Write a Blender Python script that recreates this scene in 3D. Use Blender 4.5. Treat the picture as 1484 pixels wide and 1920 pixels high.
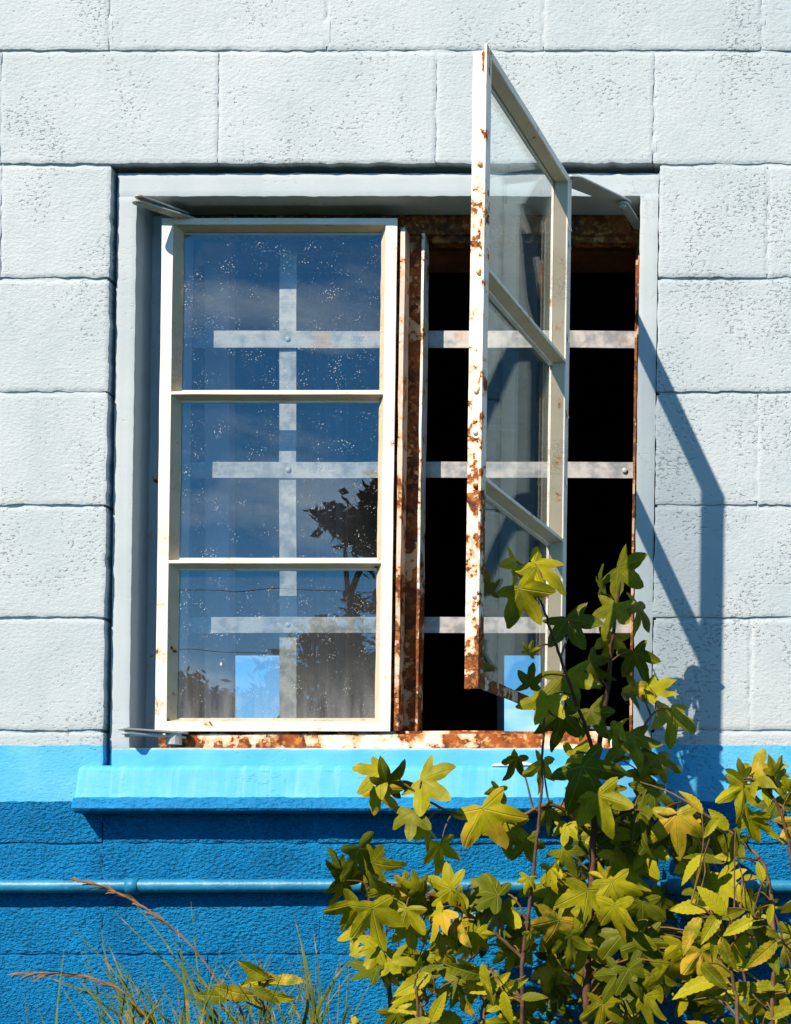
import bpy, bmesh, math, random
import numpy as np
from mathutils import Vector, Matrix

# ------------------------------------------------------------------ scene basics
for o in list(bpy.data.objects):
    bpy.data.objects.remove(o)
scene = bpy.context.scene
COL = scene.collection

# photograph geometry: 1 px on the wall plane (Y = 0) = 1 mm.
CX, HY, D = 1430.0, 1700.0, 2.9          # eye foot point in photo pixels, eye distance in m
cam_d = bpy.data.cameras.new('camera')
cam = bpy.data.objects.new('camera', cam_d)
COL.objects.link(cam)
cam.location = ((CX - 742) / 1000, -D, (960 - HY) / 1000)
cam.rotation_euler = (math.pi / 2, 0, 0)
cam_d.sensor_fit = 'HORIZONTAL'
cam_d.sensor_width = 36
cam_d.lens = 36 * D / 1.484
cam_d.shift_x = (742 - CX) / 1484
cam_d.shift_y = (HY - 960) / 1484
cam_d.clip_start = 0.05
cam_d.clip_end = 2000
scene.camera = cam

SUN = Vector((0.645, 1.0, -1.01)).normalized()
elev = math.asin(-SUN.z)
azim = math.atan2(-SUN.x, -SUN.y)
world = bpy.data.worlds.new('World')
scene.world = world
world.use_nodes = True
wn = world.node_tree.nodes
wl = world.node_tree.links
wn.clear()
w_out = wn.new('ShaderNodeOutputWorld')
w_bg = wn.new('ShaderNodeBackground')
w_sky = wn.new('ShaderNodeTexSky')
w_sky.sky_type = 'NISHITA'
w_sky.sun_disc = False
w_sky.sun_elevation = elev
w_sky.sun_rotation = azim % (2 * math.pi)
w_sky.air_density = 0.75
w_sky.dust_density = 0.0
w_sky.ozone_density = 6.0
w_tc = wn.new('ShaderNodeTexCoord')
w_map = wn.new('ShaderNodeMapping')
w_map.inputs['Scale'].default_value = (1.0, 1.0, 3.0)
w_map.inputs['Location'].default_value = (0.3, 0.0, 0.45)
w_no = wn.new('ShaderNodeTexNoise')
w_no.inputs['Scale'].default_value = 4.5
w_no.inputs['Detail'].default_value = 5
w_no.inputs['Roughness'].default_value = 0.58
w_rm = wn.new('ShaderNodeMapRange')
w_rm.inputs['From Min'].default_value = 0.53
w_rm.inputs['From Max'].default_value = 0.72
w_rm.inputs['To Max'].default_value = 0.60
w_mx = wn.new('ShaderNodeMix')
w_mx.data_type = 'RGBA'
w_mx.inputs['B'].default_value = (12.0, 12.4, 13.0, 1)
wl.new(w_tc.outputs['Generated'], w_map.inputs['Vector'])
wl.new(w_map.outputs['Vector'], w_no.inputs['Vector'])
wl.new(w_no.outputs['Fac'], w_rm.inputs['Value'])
wl.new(w_rm.outputs['Result'], w_mx.inputs['Factor'])
w_tint = wn.new('ShaderNodeMix')
w_tint.data_type = 'RGBA'
w_tint.blend_type = 'MULTIPLY'
w_tint.inputs['Factor'].default_value = 1.0
w_tint.inputs['B'].default_value = (0.42, 0.95, 1.05, 1)     # the deep clear blue of that day
wl.new(w_sky.outputs['Color'], w_tint.inputs['A'])
wl.new(w_tint.outputs['Result'], w_mx.inputs['A'])
wl.new(w_mx.outputs['Result'], w_bg.inputs['Color'])
w_bg.inputs['Strength'].default_value = 0.10
wl.new(w_bg.outputs['Background'], w_out.inputs['Surface'])

sun_d = bpy.data.lights.new('sun', 'SUN')
sun_d.energy = 5.0
sun_d.angle = math.radians(0.5)
sun_d.color = (1.0, 0.84, 0.68)
sun = bpy.data.objects.new('sun', sun_d)
COL.objects.link(sun)
sun.rotation_euler = SUN.to_track_quat('-Z', 'Y').to_euler()
sun.location = (-3, -5, 6)

vs = scene.view_settings
vs.view_transform = 'Standard'
vs.look = 'None'
vs.exposure = 0.63
vs.gamma = 1.0
vs.use_curve_mapping = False
scene.render.engine = 'CYCLES'
scene.cycles.max_bounces = 6
scene.cycles.diffuse_bounces = 2
scene.cycles.glossy_bounces = 4
scene.cycles.transparent_max_bounces = 24
scene.cycles.sample_clamp_indirect = 6
scene.cycles.caustics_reflective = False
scene.cycles.caustics_refractive = False

GROUND = (960 - 2500) / 1000            # ground level in m
rng = random.Random(7)
nrng = np.random.default_rng(11)

# ------------------------------------------------------------------ coordinates
K_SHEAR, Z_SHEAR = 0.014, 0.26            # sideways shear built into wall and window to follow slanted image verticals


def shear_x(v):
    v = np.asarray(v, float).reshape(-1, 3).copy()
    v[:, 0] += K_SHEAR * (v[:, 2] - Z_SHEAR)
    return v


def W(x, y, Y=0.0):                     # wall millimetres (photo px at Y=0) -> metres
    return ((x - 742) / 1000, Y, (960 - y) / 1000)


def P(px, py, Y=0.0):                   # photo pixel at a chosen depth -> metres
    f = 1 + Y / D
    return Vector(((CX + (px - CX) * f - 742) / 1000, Y, (960 - (HY + (py - HY) * f)) / 1000))


# ------------------------------------------------------------------ numpy noise
def _hash(ix, iy, s):
    n = (ix.astype(np.int64) * 374761393 + iy.astype(np.int64) * 668265263 + s * 144664) & 0xFFFFFFFF
    n = ((n ^ (n >> 13)) * 1274126177) & 0xFFFFFFFF
    n = n ^ (n >> 16)
    return (n & 0xFFFF) / 65535.0


def vnoise(x, y, s=0):
    x = np.asarray(x, float)
    y = np.asarray(y, float)
    ix = np.floor(x)
    iy = np.floor(y)
    fx = x - ix
    fy = y - iy
    fx = fx * fx * (3 - 2 * fx)
    fy = fy * fy * (3 - 2 * fy)
    a = _hash(ix, iy, s)
    b = _hash(ix + 1, iy, s)
    c = _hash(ix, iy + 1, s)
    d = _hash(ix + 1, iy + 1, s)
    return (a * (1 - fx) + b * fx) * (1 - fy) + (c * (1 - fx) + d * fx) * fy


def fbm(x, y, s=0, o=3):
    t = 0
    a = 0.5
    for i in range(o):
        t = t + a * (vnoise(x * 2 ** i, y * 2 ** i, s + i * 17) - 0.5)
        a *= 0.55
    return t


# ------------------------------------------------------------------ object helpers
def link(name, me, mat=None, parent=None):
    o = bpy.data.objects.new(name, me)
    COL.objects.link(o)
    if mat is not None and me is not None and not me.materials:
        me.materials.append(mat)
    if parent is not None:
        o.parent = parent
    return o


def tag(o, label=None, cat=None, group=None, kind=None):
    if label:
        o['label'] = label
    if cat:
        o['category'] = cat
    if group:
        o['group'] = group
    if kind:
        o['kind'] = kind
    return o


def thing(name, label, cat, group=None):
    o = bpy.data.objects.new(name, None)
    o.empty_display_size = 0.1
    COL.objects.link(o)
    return tag(o, label, cat, group)


def mesh_np(name, verts, faces, smooth=False):
    me = bpy.data.meshes.new(name)
    me.from_pydata([tuple(v) for v in verts], [], [tuple(f) for f in faces])
    if smooth:
        me.polygons.foreach_set('use_smooth', [True] * len(me.polygons))
    me.update()
    return me


def fix_normals(me, bevel=0.0):
    bm = bmesh.new()
    bm.from_mesh(me)
    bmesh.ops.recalc_face_normals(bm, faces=bm.faces)
    if bevel > 0:
        ed = [e for e in bm.edges if len(e.link_faces) == 2 and e.calc_face_angle(0) > 0.6]
        bmesh.ops.bevel(bm, geom=ed, offset=bevel, segments=2, profile=0.6, affect='EDGES', clamp_overlap=True)
    bm.to_mesh(me)
    bm.free()
    me.update()
    return me


def relief(name, x0, x1, y0, y1, Yf, Yb, res, amp, rnd, jit, seed, mat, parent, grain=11.0, leaning=True, slope=0.0):
    """a slab (block, plank, jamb): rough front face, softened uneven edges, sides going back"""
    nx = max(2, int(round((x1 - x0) / res)))
    ny = max(2, int(round((y1 - y0) / res)))
    gx, gy = np.meshgrid(np.linspace(0, 1, nx + 1), np.linspace(0, 1, ny + 1))
    x = x0 + (x1 - x0) * gx
    y = y0 + (y1 - y0) * gy
    dx0, dx1, dy0, dy1 = x - x0, x1 - x, y - y0, y1 - y
    ed = np.minimum(np.minimum(dx0, dx1), np.minimum(dy0, dy1))
    r = max(rnd, 0.01)
    t = np.clip(ed / r, 0, 1)
    Y = Yf + 0.001 * r * 0.55 * (1 - np.sqrt(np.clip(1 - (1 - t) ** 2, 0, 1)))
    if amp > 0:
        n1 = fbm(x / grain, y / grain, seed, 2)
        n2 = fbm(x / 70.0, y / 70.0, seed + 5, 2)
        rough = np.clip(0.55 + 1.5 * fbm(x / 120.0, y / 120.0, seed + 9, 2), 0.15, 1.4)
        Y = Y - 0.001 * amp * (n1 * 2.2 * rough + n2 * 1.2)
        pit = np.clip(vnoise(x / 9.0, y / 7.0, seed + 31) - 0.86, 0, 1) * 7
        Y = Y + 0.001 * amp * 0.9 * pit
    wgt = 14.0
    jx = (fbm(y / 22.0, y * 0 + seed, seed + 1, 3) * 2)
    jy = (fbm(x / 22.0, x * 0 + seed, seed + 2, 3) * 2)
    x = x + jit * (jx * np.clip(1 - dx0 / wgt, 0, 1) - np.roll(jx, 3, 0) * np.clip(1 - dx1 / wgt, 0, 1))
    y = y + jit * (jy * np.clip(1 - dy0 / wgt, 0, 1) - np.roll(jy, 5, 1) * np.clip(1 - dy1 / wgt, 0, 1))
    V = np.stack([(x - 742) / 1000, Y, (960 - y) / 1000], -1)
    n = (nx + 1) * (ny + 1)
    idx = np.arange(n).reshape(ny + 1, nx + 1)
    F = np.stack([idx[:-1, :-1], idx[1:, :-1], idx[1:, 1:], idx[:-1, 1:]], -1).reshape(-1, 4)
    ring = np.concatenate([idx[0, :-1], idx[:-1, -1], idx[-1, :0:-1], idx[:0:-1, 0]])
    V = V.reshape(-1, 3)
    rv = V[ring].copy()
    bv = V[ring].copy()
    bv[:, 1] = Yb
    m = len(ring)
    V = np.concatenate([V, rv, bv])
    a = n + np.arange(m)
    b = n + (np.arange(m) + 1) % m
    S = np.stack([a, b, b + m, a + m], -1)
    back = [tuple((n + m + np.arange(m)).tolist())]
    if leaning:  # flag for the sideways shear of the vertices
        V = shear_x(V)
    faces = [tuple(f) for f in F.tolist()] + [tuple(f) for f in S.tolist()] + back
    me = mesh_np(name, V.tolist(), faces, True)
    fl = [True] * len(F) + [False] * (m + 1)
    me.polygons.foreach_set('use_smooth', fl)
    return link(name, me, mat, parent)


def extrude(name, profile, mapper, t0, t1, mat, parent, step=0.02, wob=0.0003, bevel=0.0007, leaning=True, seed=0):
    """sweep a closed 2-D profile (s,w in m) along t; mapper(t,s,w) -> world point"""
    n = max(1, int(abs(t1 - t0) / step))
    V = []
    m = len(profile)
    for i in range(n + 1):
        t = t0 + (t1 - t0) * i / n
        for j, (s, w) in enumerate(profile):
            ds = wob * (2 * float(vnoise(np.array(i * 0.37), np.array(j * 3.1 + seed), seed)) - 1)
            dw = wob * (2 * float(vnoise(np.array(i * 0.41 + 9), np.array(j * 2.3 + seed), seed + 3)) - 1)
            V.append(mapper(t, s + ds, w + dw))
    F = []
    for i in range(n):
        for j in range(m):
            F.append((i * m + j, i * m + (j + 1) % m, (i + 1) * m + (j + 1) % m, (i + 1) * m + j))
    F.append(tuple(range(m)))
    F.append(tuple(n * m + j for j in range(m)))
    V = np.array([tuple(v) for v in V])
    if leaning:  # same image-matching shear for swept parts
        V = shear_x(V)
    me = mesh_np(name, V.tolist(), F)
    fix_normals(me, bevel)
    return link(name, me, mat, parent)


def boxmesh(name, x0, x1, y0, y1, z0, z1, bevel=0.0):
    V = [(x, y, z) for x in (x0, x1) for y in (y0, y1) for z in (z0, z1)]
    F = [(0, 1, 3, 2), (4, 6, 7, 5), (0, 4, 5, 1), (2, 3, 7, 6), (0, 2, 6, 4), (1, 5, 7, 3)]
    me = mesh_np(name, V, F)
    return fix_normals(me, bevel)


def tube_data(points, radii, n=6):
    V, F = [], []
    pts = [Vector(p) for p in points]
    for i, p in enumerate(pts):
        d = (pts[min(i + 1, len(pts) - 1)] - pts[max(i - 1, 0)]).normalized()
        ref = Vector((0, 0, 1)) if abs(d.z) < 0.9 else Vector((1, 0, 0))
        a = d.cross(ref).normalized()
        b = d.cross(a).normalized()
        r = radii[i] if hasattr(radii, '__len__') else radii
        for k in range(n):
            an = 2 * math.pi * k / n
            V.append(tuple(p + a * (r * math.cos(an)) + b * (r * math.sin(an))))
    for i in range(len(pts) - 1):
        for k in range(n):
            F.append((i * n + k, i * n + (k + 1) % n, (i + 1) * n + (k + 1) % n, (i + 1) * n + k))
    F.append(tuple(range(n)))
    F.append(tuple((len(pts) - 1) * n + k for k in range(n)))
    return V, F


def merge(parts):
    V, F = [], []
    for v, f in parts:
        b = len(V)
        V += v
        F += [tuple(i + b for i in q) for q in f]
    return V, F


def spline(ctrl, n=8):
    pts = [Vector(c) for c in ctrl]
    out = []
    for i in range(len(pts) - 1):
        p0 = pts[max(i - 1, 0)]
        p1 = pts[i]
        p2 = pts[i + 1]
        p3 = pts[min(i + 2, len(pts) - 1)]
        for k in range(n):
            t = k / n
            out.append(0.5 * ((2 * p1) + (p2 - p0) * t + (2 * p0 - 5 * p1 + 4 * p2 - p3) * t * t + (3 * p1 - p0 - 3 * p2 + p3) * t ** 3))
    out.append(pts[-1])
    return out


# ------------------------------------------------------------------ material helpers
class N:
    def __init__(self, name):
        self.mat = bpy.data.materials.new(name)
        self.mat.use_nodes = True
        self.t = self.mat.node_tree
        self.t.nodes.clear()
        self.out = self.t.nodes.new('ShaderNodeOutputMaterial')

    def new(self, typ, **kw):
        n = self.t.nodes.new(typ)
        for k, v in kw.items():
            if k in n.inputs:
                self.set(n.inputs[k], v)
            else:
                setattr(n, k, v)
        return n

    def set(self, sock, v):
        if isinstance(v, bpy.types.NodeSocket):
            self.t.links.new(v, sock)
        else:
            if isinstance(v, tuple) and len(v) == 3 and sock.type == 'RGBA':
                v = v + (1,)
            sock.default_value = v

    def math(self, op, a, b=None, c=None, clamp=False):
        n = self.t.nodes.new('ShaderNodeMath')
        n.operation = op
        n.use_clamp = clamp
        self.set(n.inputs[0], a)
        if b is not None:
            self.set(n.inputs[1], b)
        if c is not None:
            self.set(n.inputs[2], c)
        return n.outputs[0]

    def mix(self, f, a, b, typ='RGBA', blend='MIX'):
        n = self.t.nodes.new('ShaderNodeMix')
        n.data_type = typ
        n.blend_type = blend
        if typ == 'RGBA':
            self.set(n.inputs[0], f)
            self.set(n.inputs[6], a)
            self.set(n.inputs[7], b)
            return n.outputs[2]
        self.set(n.inputs[0], f)
        self.set(n.inputs[2], a)
        self.set(n.inputs[3], b)
        return n.outputs[0]

    def noise(self, vec, scale, detail=4, rough=0.55, dist=0.0):
        n = self.t.nodes.new('ShaderNodeTexNoise')
        self.set(n.inputs['Vector'], vec)
        n.inputs['Scale'].default_value = scale
        n.inputs['Detail'].default_value = detail
        n.inputs['Roughness'].default_value = rough
        n.inputs['Distortion'].default_value = dist
        return n.outputs['Fac']

    def voro(self, vec, scale, feature='F1', rnd=1.0):
        n = self.t.nodes.new('ShaderNodeTexVoronoi')
        n.feature = feature
        self.set(n.inputs['Vector'], vec)
        n.inputs['Scale'].default_value = scale
        n.inputs['Randomness'].default_value = rnd
        return n

    def ramp(self, v, a, b, lo=0.0, hi=1.0, smooth=True):
        n = self.t.nodes.new('ShaderNodeMapRange')
        n.interpolation_type = 'SMOOTHSTEP' if smooth else 'LINEAR'
        self.set(n.inputs['Value'], v)
        self.set(n.inputs['From Min'], a)
        self.set(n.inputs['From Max'], b)
        self.set(n.inputs['To Min'], lo)
        self.set(n.inputs['To Max'], hi)
        return n.outputs['Result']

    def pos(self):
        return self.t.nodes.new('ShaderNodeNewGeometry').outputs['Position']

    def scalevec(self, v, s):
        n = self.t.nodes.new('ShaderNodeMapping')
        self.set(n.inputs['Vector'], v)
        n.inputs['Scale'].default_value = s
        return n.outputs['Vector']

    def bump(self, h, dist, strength=1.0, normal=None):
        n = self.t.nodes.new('ShaderNodeBump')
        n.inputs['Strength'].default_value = strength
        n.inputs['Distance'].default_value = dist
        self.set(n.inputs['Height'], h)
        if normal is not None:
            self.set(n.inputs['Normal'], normal)
        return n.outputs['Normal']

    def principled(self, color, rough=0.6, normal=None, metal=0.0, spec=0.4):
        n = self.t.nodes.new('ShaderNodeBsdfPrincipled')
        self.set(n.inputs['Base Color'], color)
        self.set(n.inputs['Roughness'], rough)
        self.set(n.inputs['Metallic'], metal)
        n.inputs['Specular IOR Level'].default_value = spec
        if normal is not None:
            self.set(n.inputs['Normal'], normal)
        return n.outputs[0]

    def done(self, shader):
        self.t.links.new(shader, self.out.inputs['Surface'])
        return self.mat


PALE = (0.420, 0.498, 0.535)
LIGHT_BLUE = (0.075, 0.41, 0.70)
DARK_BLUE = (0.0015, 0.165, 0.40)


def wall_paint(name, coarse=1.0, bump=1.0, streak=0.0, z1=1398, z2=1503, peel=0.35):
    m = N(name)
    p = m.pos()
    sep = m.new('ShaderNodeSeparateXYZ')
    m.set(sep.inputs[0], p)
    z = sep.outputs['Z']
    x = sep.outputs['X']
    wob = m.math('MULTIPLY', m.math('SUBTRACT', m.noise(p, 26, 3), 0.5), 0.010)
    zz = m.math('ADD', z, wob)
    a = (960 - z1) / 1000
    b = (960 - z2) / 1000
    f1 = m.ramp(zz, a - 0.0012, a + 0.0012)
    f2 = m.ramp(zz, b - 0.0012, b + 0.0012)
    tone = m.noise(p, 5.0, 3, 0.6)
    pale = m.mix(m.ramp(tone, 0.3, 0.7), (PALE[0] * .92, PALE[1] * .94, PALE[2] * .95), (PALE[0] * 1.06, PALE[1] * 1.04, PALE[2] * 1.03))
    lb = m.mix(m.ramp(m.noise(p, 9, 4, 0.6), 0.35, 0.7), LIGHT_BLUE, (0.13, 0.48, 0.75))
    if streak > 0:
        st = m.noise(m.scalevec(p, (55, 8, 2.5)), 1.0, 4, 0.65)
        lb = m.mix(m.math('MULTIPLY', m.ramp(st, 0.44, 0.80), streak), lb, (0.40, 0.66, 0.82))
    db = m.mix(m.ramp(m.noise(p, 11, 4, 0.6), 0.3, 0.75), DARK_BLUE, (0.003, 0.225, 0.52))
    col = m.mix(f2, db, m.mix(f1, lb, pale))
    # pits, hairline cracks and lifted paint
    ps = m.scalevec(p, (1.0, 1.0, 1.55))
    grain = m.noise(ps, 118 * coarse, 3, 0.62)
    patch = m.noise(p, 6.5, 3, 0.6)
    low = m.math('SUBTRACT', 1.0, f2)
    edge = m.math('ADD', m.math('ADD', m.ramp(patch, 0.36, 0.66, 0.25, 0.40), m.ramp(x, 0.35, 0.62, 0.0, 0.03)), m.math('MULTIPLY', low, 0.05))
    dist = m.new('ShaderNodeVectorMath', operation='ADD')
    m.set(dist.inputs[0], p)
    nz = m.new('ShaderNodeTexNoise')
    m.set(nz.inputs['Vector'], p)
    nz.inputs['Scale'].default_value = 30
    nz.inputs['Detail'].default_value = 3
    sc = m.new('ShaderNodeVectorMath', operation='SCALE')
    m.set(sc.inputs[0], nz.outputs['Color'])
    sc.inputs['Scale'].default_value = 0.085
    m.set(dist.inputs[1], sc.outputs[0])
    cr = m.voro(dist.outputs[0], 21, 'DISTANCE_TO_EDGE').outputs['Distance']
    # more flaking on the right-hand side of the window
    rgt = m.ramp(x, 0.1, 0.75, 0.0, 0.12)
    where = m.ramp(m.math('ADD', m.noise(p, 4.5, 3, 0.6), rgt), 0.60, 0.72)
    line = m.math('MULTIPLY', m.math('SUBTRACT', 1.0, m.ramp(cr, 0.0, 0.016)), where)
    line = m.math('MULTIPLY', line, peel)
    pits = m.math('SUBTRACT', 1.0, m.ramp(grain, m.math('SUBTRACT', edge, 0.09), m.math('ADD', edge, 0.05)))
    col = m.mix(m.math('MULTIPLY', line, 0.75), col, (0.10, 0.12, 0.13))
    col = m.mix(m.math('MULTIPLY', m.math('MULTIPLY', pits, pits), 0.09), col, m.mix(1.0, col, (0.35, 0.40, 0.42), blend='MULTIPLY'))
    # faint grime runs and rusty specks
    run = m.ramp(m.noise(m.scalevec(p, (14, 14, 1.2)), 1.0, 3, 0.6), 0.52, 0.80, 0.0, 0.20)
    col = m.mix(run, col, m.mix(1.0, col, (0.72, 0.73, 0.70), blend='MULTIPLY'))
    h = m.math('SUBTRACT', m.math('MULTIPLY', grain, m.math('ADD', 0.42, m.math('MULTIPLY', low, 4.2))), m.math('MULTIPLY', pits, 0.46))
    nrm = m.bump(h, 0.0034 * bump, 1.0)
    return m.done(m.principled(col, 0.55, nrm, spec=0.13))


M_BLOCK = wall_paint('painted_block', 1.0, 1.0, peel=0.7)
M_MORTAR = wall_paint('painted_mortar', 1.6, 0.35, peel=0.2)
M_TRIM = wall_paint('painted_trim', 0.6, 0.20, streak=0.0, z1=1404, peel=0.5)
M_SILL = wall_paint('painted_sill', 0.7, 0.32, streak=0.4, z2=1498, peel=0.4)


def rusty(name, paint, amount, lo=0.0, scale=22.0, dark=0.5, crack=0.4, fine=0.5):
    """old gloss paint over steel, broken through to rust; 'lo' adds rust towards the foot of the frame"""
    m = N(name)
    p = m.pos()
    sep = m.new('ShaderNodeSeparateXYZ')
    m.set(sep.inputs[0], p)
    z = sep.outputs['Z']
    n = m.noise(p, scale, 6, 0.62, 0.4)
    n2 = m.noise(p, scale * 4.5, 4, 0.6)
    v = m.math('ADD', n, m.math('MULTIPLY', m.math('SUBTRACT', n2, 0.5), 0.30))
    if lo > 0:
        v = m.math('ADD', v, m.ramp(z, 0.15, -0.42, 0.0, lo, False))
    thr = 0.78 - amount * 0.55
    rust = m.ramp(v, thr, thr + 0.025)
    halo = m.ramp(v, thr - 0.10, thr + 0.01)
    tone = m.ramp(m.noise(p, scale * 1.7, 5, 0.65), 0.36, 0.62)
    rc = m.mix(tone, (0.060, 0.020, 0.009), (0.33, 0.085, 0.016))
    rc = m.mix(m.ramp(m.noise(p, scale * 6, 3, 0.6), 0.48, 0.66, 0.0, 0.85), rc, (0.56, 0.23, 0.05))
    rc = m.mix(dark, rc, (0.040, 0.018, 0.010))
    pc = m.mix(m.ramp(m.noise(p, 13, 4, 0.6), 0.3, 0.7), paint, (paint[0] * .88, paint[1] * .86, paint[2] * .80))
    pc = m.mix(m.math('MULTIPLY', halo, 0.75), pc, (0.58, 0.27, 0.07))
    cn = m.new('ShaderNodeTexNoise')
    m.set(cn.inputs['Vector'], p)
    cn.inputs['Scale'].default_value = 60
    cn.inputs['Detail'].default_value = 2
    cs = m.new('ShaderNodeVectorMath', operation='MULTIPLY_ADD')
    m.set(cs.inputs[0], cn.outputs['Color'])
    cs.inputs[1].default_value = (0.03, 0.03, 0.03)
    m.set(cs.inputs[2], m.scalevec(p, (1, 1, 1.5)))
    ck = m.voro(cs.outputs[0], 110, 'DISTANCE_TO_EDGE').outputs['Distance']
    wh = m.ramp(m.noise(p, 9, 3), 0.5, 0.62)
    line = m.math('MULTIPLY', m.math('MULTIPLY', m.math('SUBTRACT', 1.0, m.ramp(ck, 0.0, 0.035)), wh), crack * 0.6)
    pc = m.mix(line, pc, (0.10, 0.07, 0.045))
    col = m.mix(rust, pc, rc)
    h = m.math('ADD', m.math('MULTIPLY', m.math('SUBTRACT', 1.0, rust), 0.9), m.math('MULTIPLY', m.math('MULTIPLY', n2, m.math('ADD', rust, 0.15)), fine))
    h = m.math('SUBTRACT', h, m.math('MULTIPLY', line, 0.7))
    nrm = m.bump(h, 0.0011, 1.0)
    rough = m.mix(rust, 0.42, 0.88, 'FLOAT')
    return m.done(m.principled(col, rough, nrm, spec=0.35))


CREAM = (0.86, 0.82, 0.75)
WHITE = (0.82, 0.81, 0.78)
M_SASH = rusty('cream_sash_paint', CREAM, 0.09, lo=0.05, crack=0.35)
M_SASHW = rusty('white_sash_paint', WHITE, 0.15, lo=0.03, crack=0.8)
M_EDGE = rusty('cream_edge_paint', CREAM, 0.31, lo=0.20, scale=26, dark=0.25, crack=0.8)
M_MULL = rusty('rusted_mullion', (0.45, 0.38, 0.29), 0.66, lo=0.0, scale=16, dark=0.40)
M_LIP = rusty('pinkish_lip_paint', (0.74, 0.58, 0.48), 0.33, lo=0.16, scale=20, dark=0.2)
M_FOOT = rusty('rusted_bottom_rail', (0.80, 0.74, 0.64), 0.56, lo=0.0, scale=13, dark=0.0)
M_HEAD = rusty('rusted_shaded_head', (0.16, 0.13, 0.10), 0.75, scale=14, dark=0.35)  # dark rust that also carries the head's shade in its colour
M_PUTTY = rusty('old_putty', (0.62, 0.55, 0.40), 0.16, lo=0.04, scale=30, dark=0.5, crack=0.9)
M_HINGE = rusty('grey_hinge_paint', (0.42, 0.47, 0.47), 0.16, scale=28, dark=0.2)
M_FRAMEB = rusty('bluish_frame_paint', (0.40, 0.52, 0.60), 0.14, lo=0.05, scale=24, dark=0.4)


def steel_strap():
    m = N('galvanised_strap')
    p = m.pos()
    n = m.noise(p, 40, 5, 0.6)
    n2 = m.noise(m.scalevec(p, (6, 6, 60)), 1.0, 4, 0.6)
    col = m.mix(m.ramp(n, 0.35, 0.65), (0.22, 0.23, 0.23), (0.40, 0.39, 0.375))
    col = m.mix(m.ramp(m.noise(p, 12, 5, 0.65), 0.58, 0.70, 0, 0.65), col, (0.40, 0.22, 0.11))
    nrm = m.bump(n2, 0.0005)
    return m.done(m.principled(col, m.ramp(n, 0.3, 0.7, 0.38, 0.62), nrm, metal=0.35))


M_STRAP = steel_strap()


def glass(name, dust=1.0, f0=0.095, tint=(0.90, 0.94, 0.95)):
    m = N(name)
    p = m.pos()
    sep = m.new('ShaderNodeSeparateXYZ')
    m.set(sep.inputs[0], p)
    lw = m.new('ShaderNodeLayerWeight', Blend=0.5)
    f5 = m.math('POWER', lw.outputs['Facing'], 5.0)
    fac = m.math('ADD', f0, m.math('MULTIPLY', f5, 0.75), clamp=True)
    tr = m.new('ShaderNodeBsdfTransparent', Color=tint)
    wv = m.noise(p, 2.6, 2, 0.5)
    gl = m.new('ShaderNodeBsdfGlossy', Color=(0.9, 1.0, 1.0), Roughness=0.0)
    m.set(gl.inputs['Normal'], m.bump(wv, 0.002, 0.35))
    mx = m.new('ShaderNodeMixShader')
    m.set(mx.inputs[0], fac)
    m.set(mx.inputs[1], tr.outputs[0])
    m.set(mx.inputs[2], gl.outputs[0])
    # spatter, smears and a grimy foot
    v = m.voro(p, 185).outputs['Distance']
    size = m.ramp(m.noise(p, 35, 3), 0.36, 0.80, 0.05, 0.27)
    spots = m.ramp(v, size, m.math('SUBTRACT', size, 0.06))
    v2 = m.voro(m.scalevec(p, (1, 1, 0.45)), 60).outputs['Distance']
    size2 = m.ramp(m.noise(p, 17, 3), 0.56, 0.8, 0.0, 0.22)
    spots = m.math('MAXIMUM', spots, m.ramp(v2, size2, m.math('SUBTRACT', size2, 0.05)))
    film = m.ramp(m.noise(m.scalevec(p, (5, 5, 2.2)), 1.0, 6, 0.65), 0.40, 0.85, 0.002, 0.022)
    foot = m.ramp(sep.outputs['Z'], -0.24, -0.40, 0.0, 0.12)
    foot = m.math('MULTIPLY', foot, m.ramp(m.noise(m.scalevec(p, (55, 55, 8)), 1.0, 5, 0.65), 0.3, 0.7))
    film = m.math('ADD', film, m.ramp(sep.outputs['Z'], 0.05, -0.40, 0.0, 0.035))
    d = m.math('ADD', m.math('MULTIPLY', spots, 0.62), m.math('ADD', film, foot))
    d = m.math('MULTIPLY', d, dust, clamp=True)
    df = m.new('ShaderNodeBsdfDiffuse', Color=(0.62, 0.64, 0.64))
    m2 = m.new('ShaderNodeMixShader')
    m.set(m2.inputs[0], d)
    m.set(m2.inputs[1], mx.outputs[0])
    m.set(m2.inputs[2], df.outputs[0])
    return m.done(m2.outputs[0])


M_GLASS = glass('dusty_window_glass', 1.0)
M_GLASS2 = glass('open_sash_glass', 0.30, 0.05, (0.97, 0.985, 0.985))


def simple(name, col, rough=0.8, var=0.25, scale=8.0, bump=0.0, bscale=40, spec=0.3):
    m = N(name)
    p = m.pos()
    c = m.mix(m.ramp(m.noise(p, scale, 5, 0.6), 0.3, 0.7), tuple(x * (1 - var) for x in col), tuple(min(1, x * (1 + var)) for x in col))
    nrm = m.bump(m.noise(p, bscale, 4, 0.6), bump) if bump > 0 else None
    return m.done(m.principled(c, rough, nrm, spec=spec))


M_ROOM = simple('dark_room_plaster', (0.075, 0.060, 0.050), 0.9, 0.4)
M_POST = simple('dusty_pink_post', (0.55, 0.40, 0.42), 0.8, 0.15)
M_CLOTH = simple('grey_curtain_cloth', (0.16, 0.17, 0.19), 0.9, 0.2)
M_PIPE = None


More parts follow.
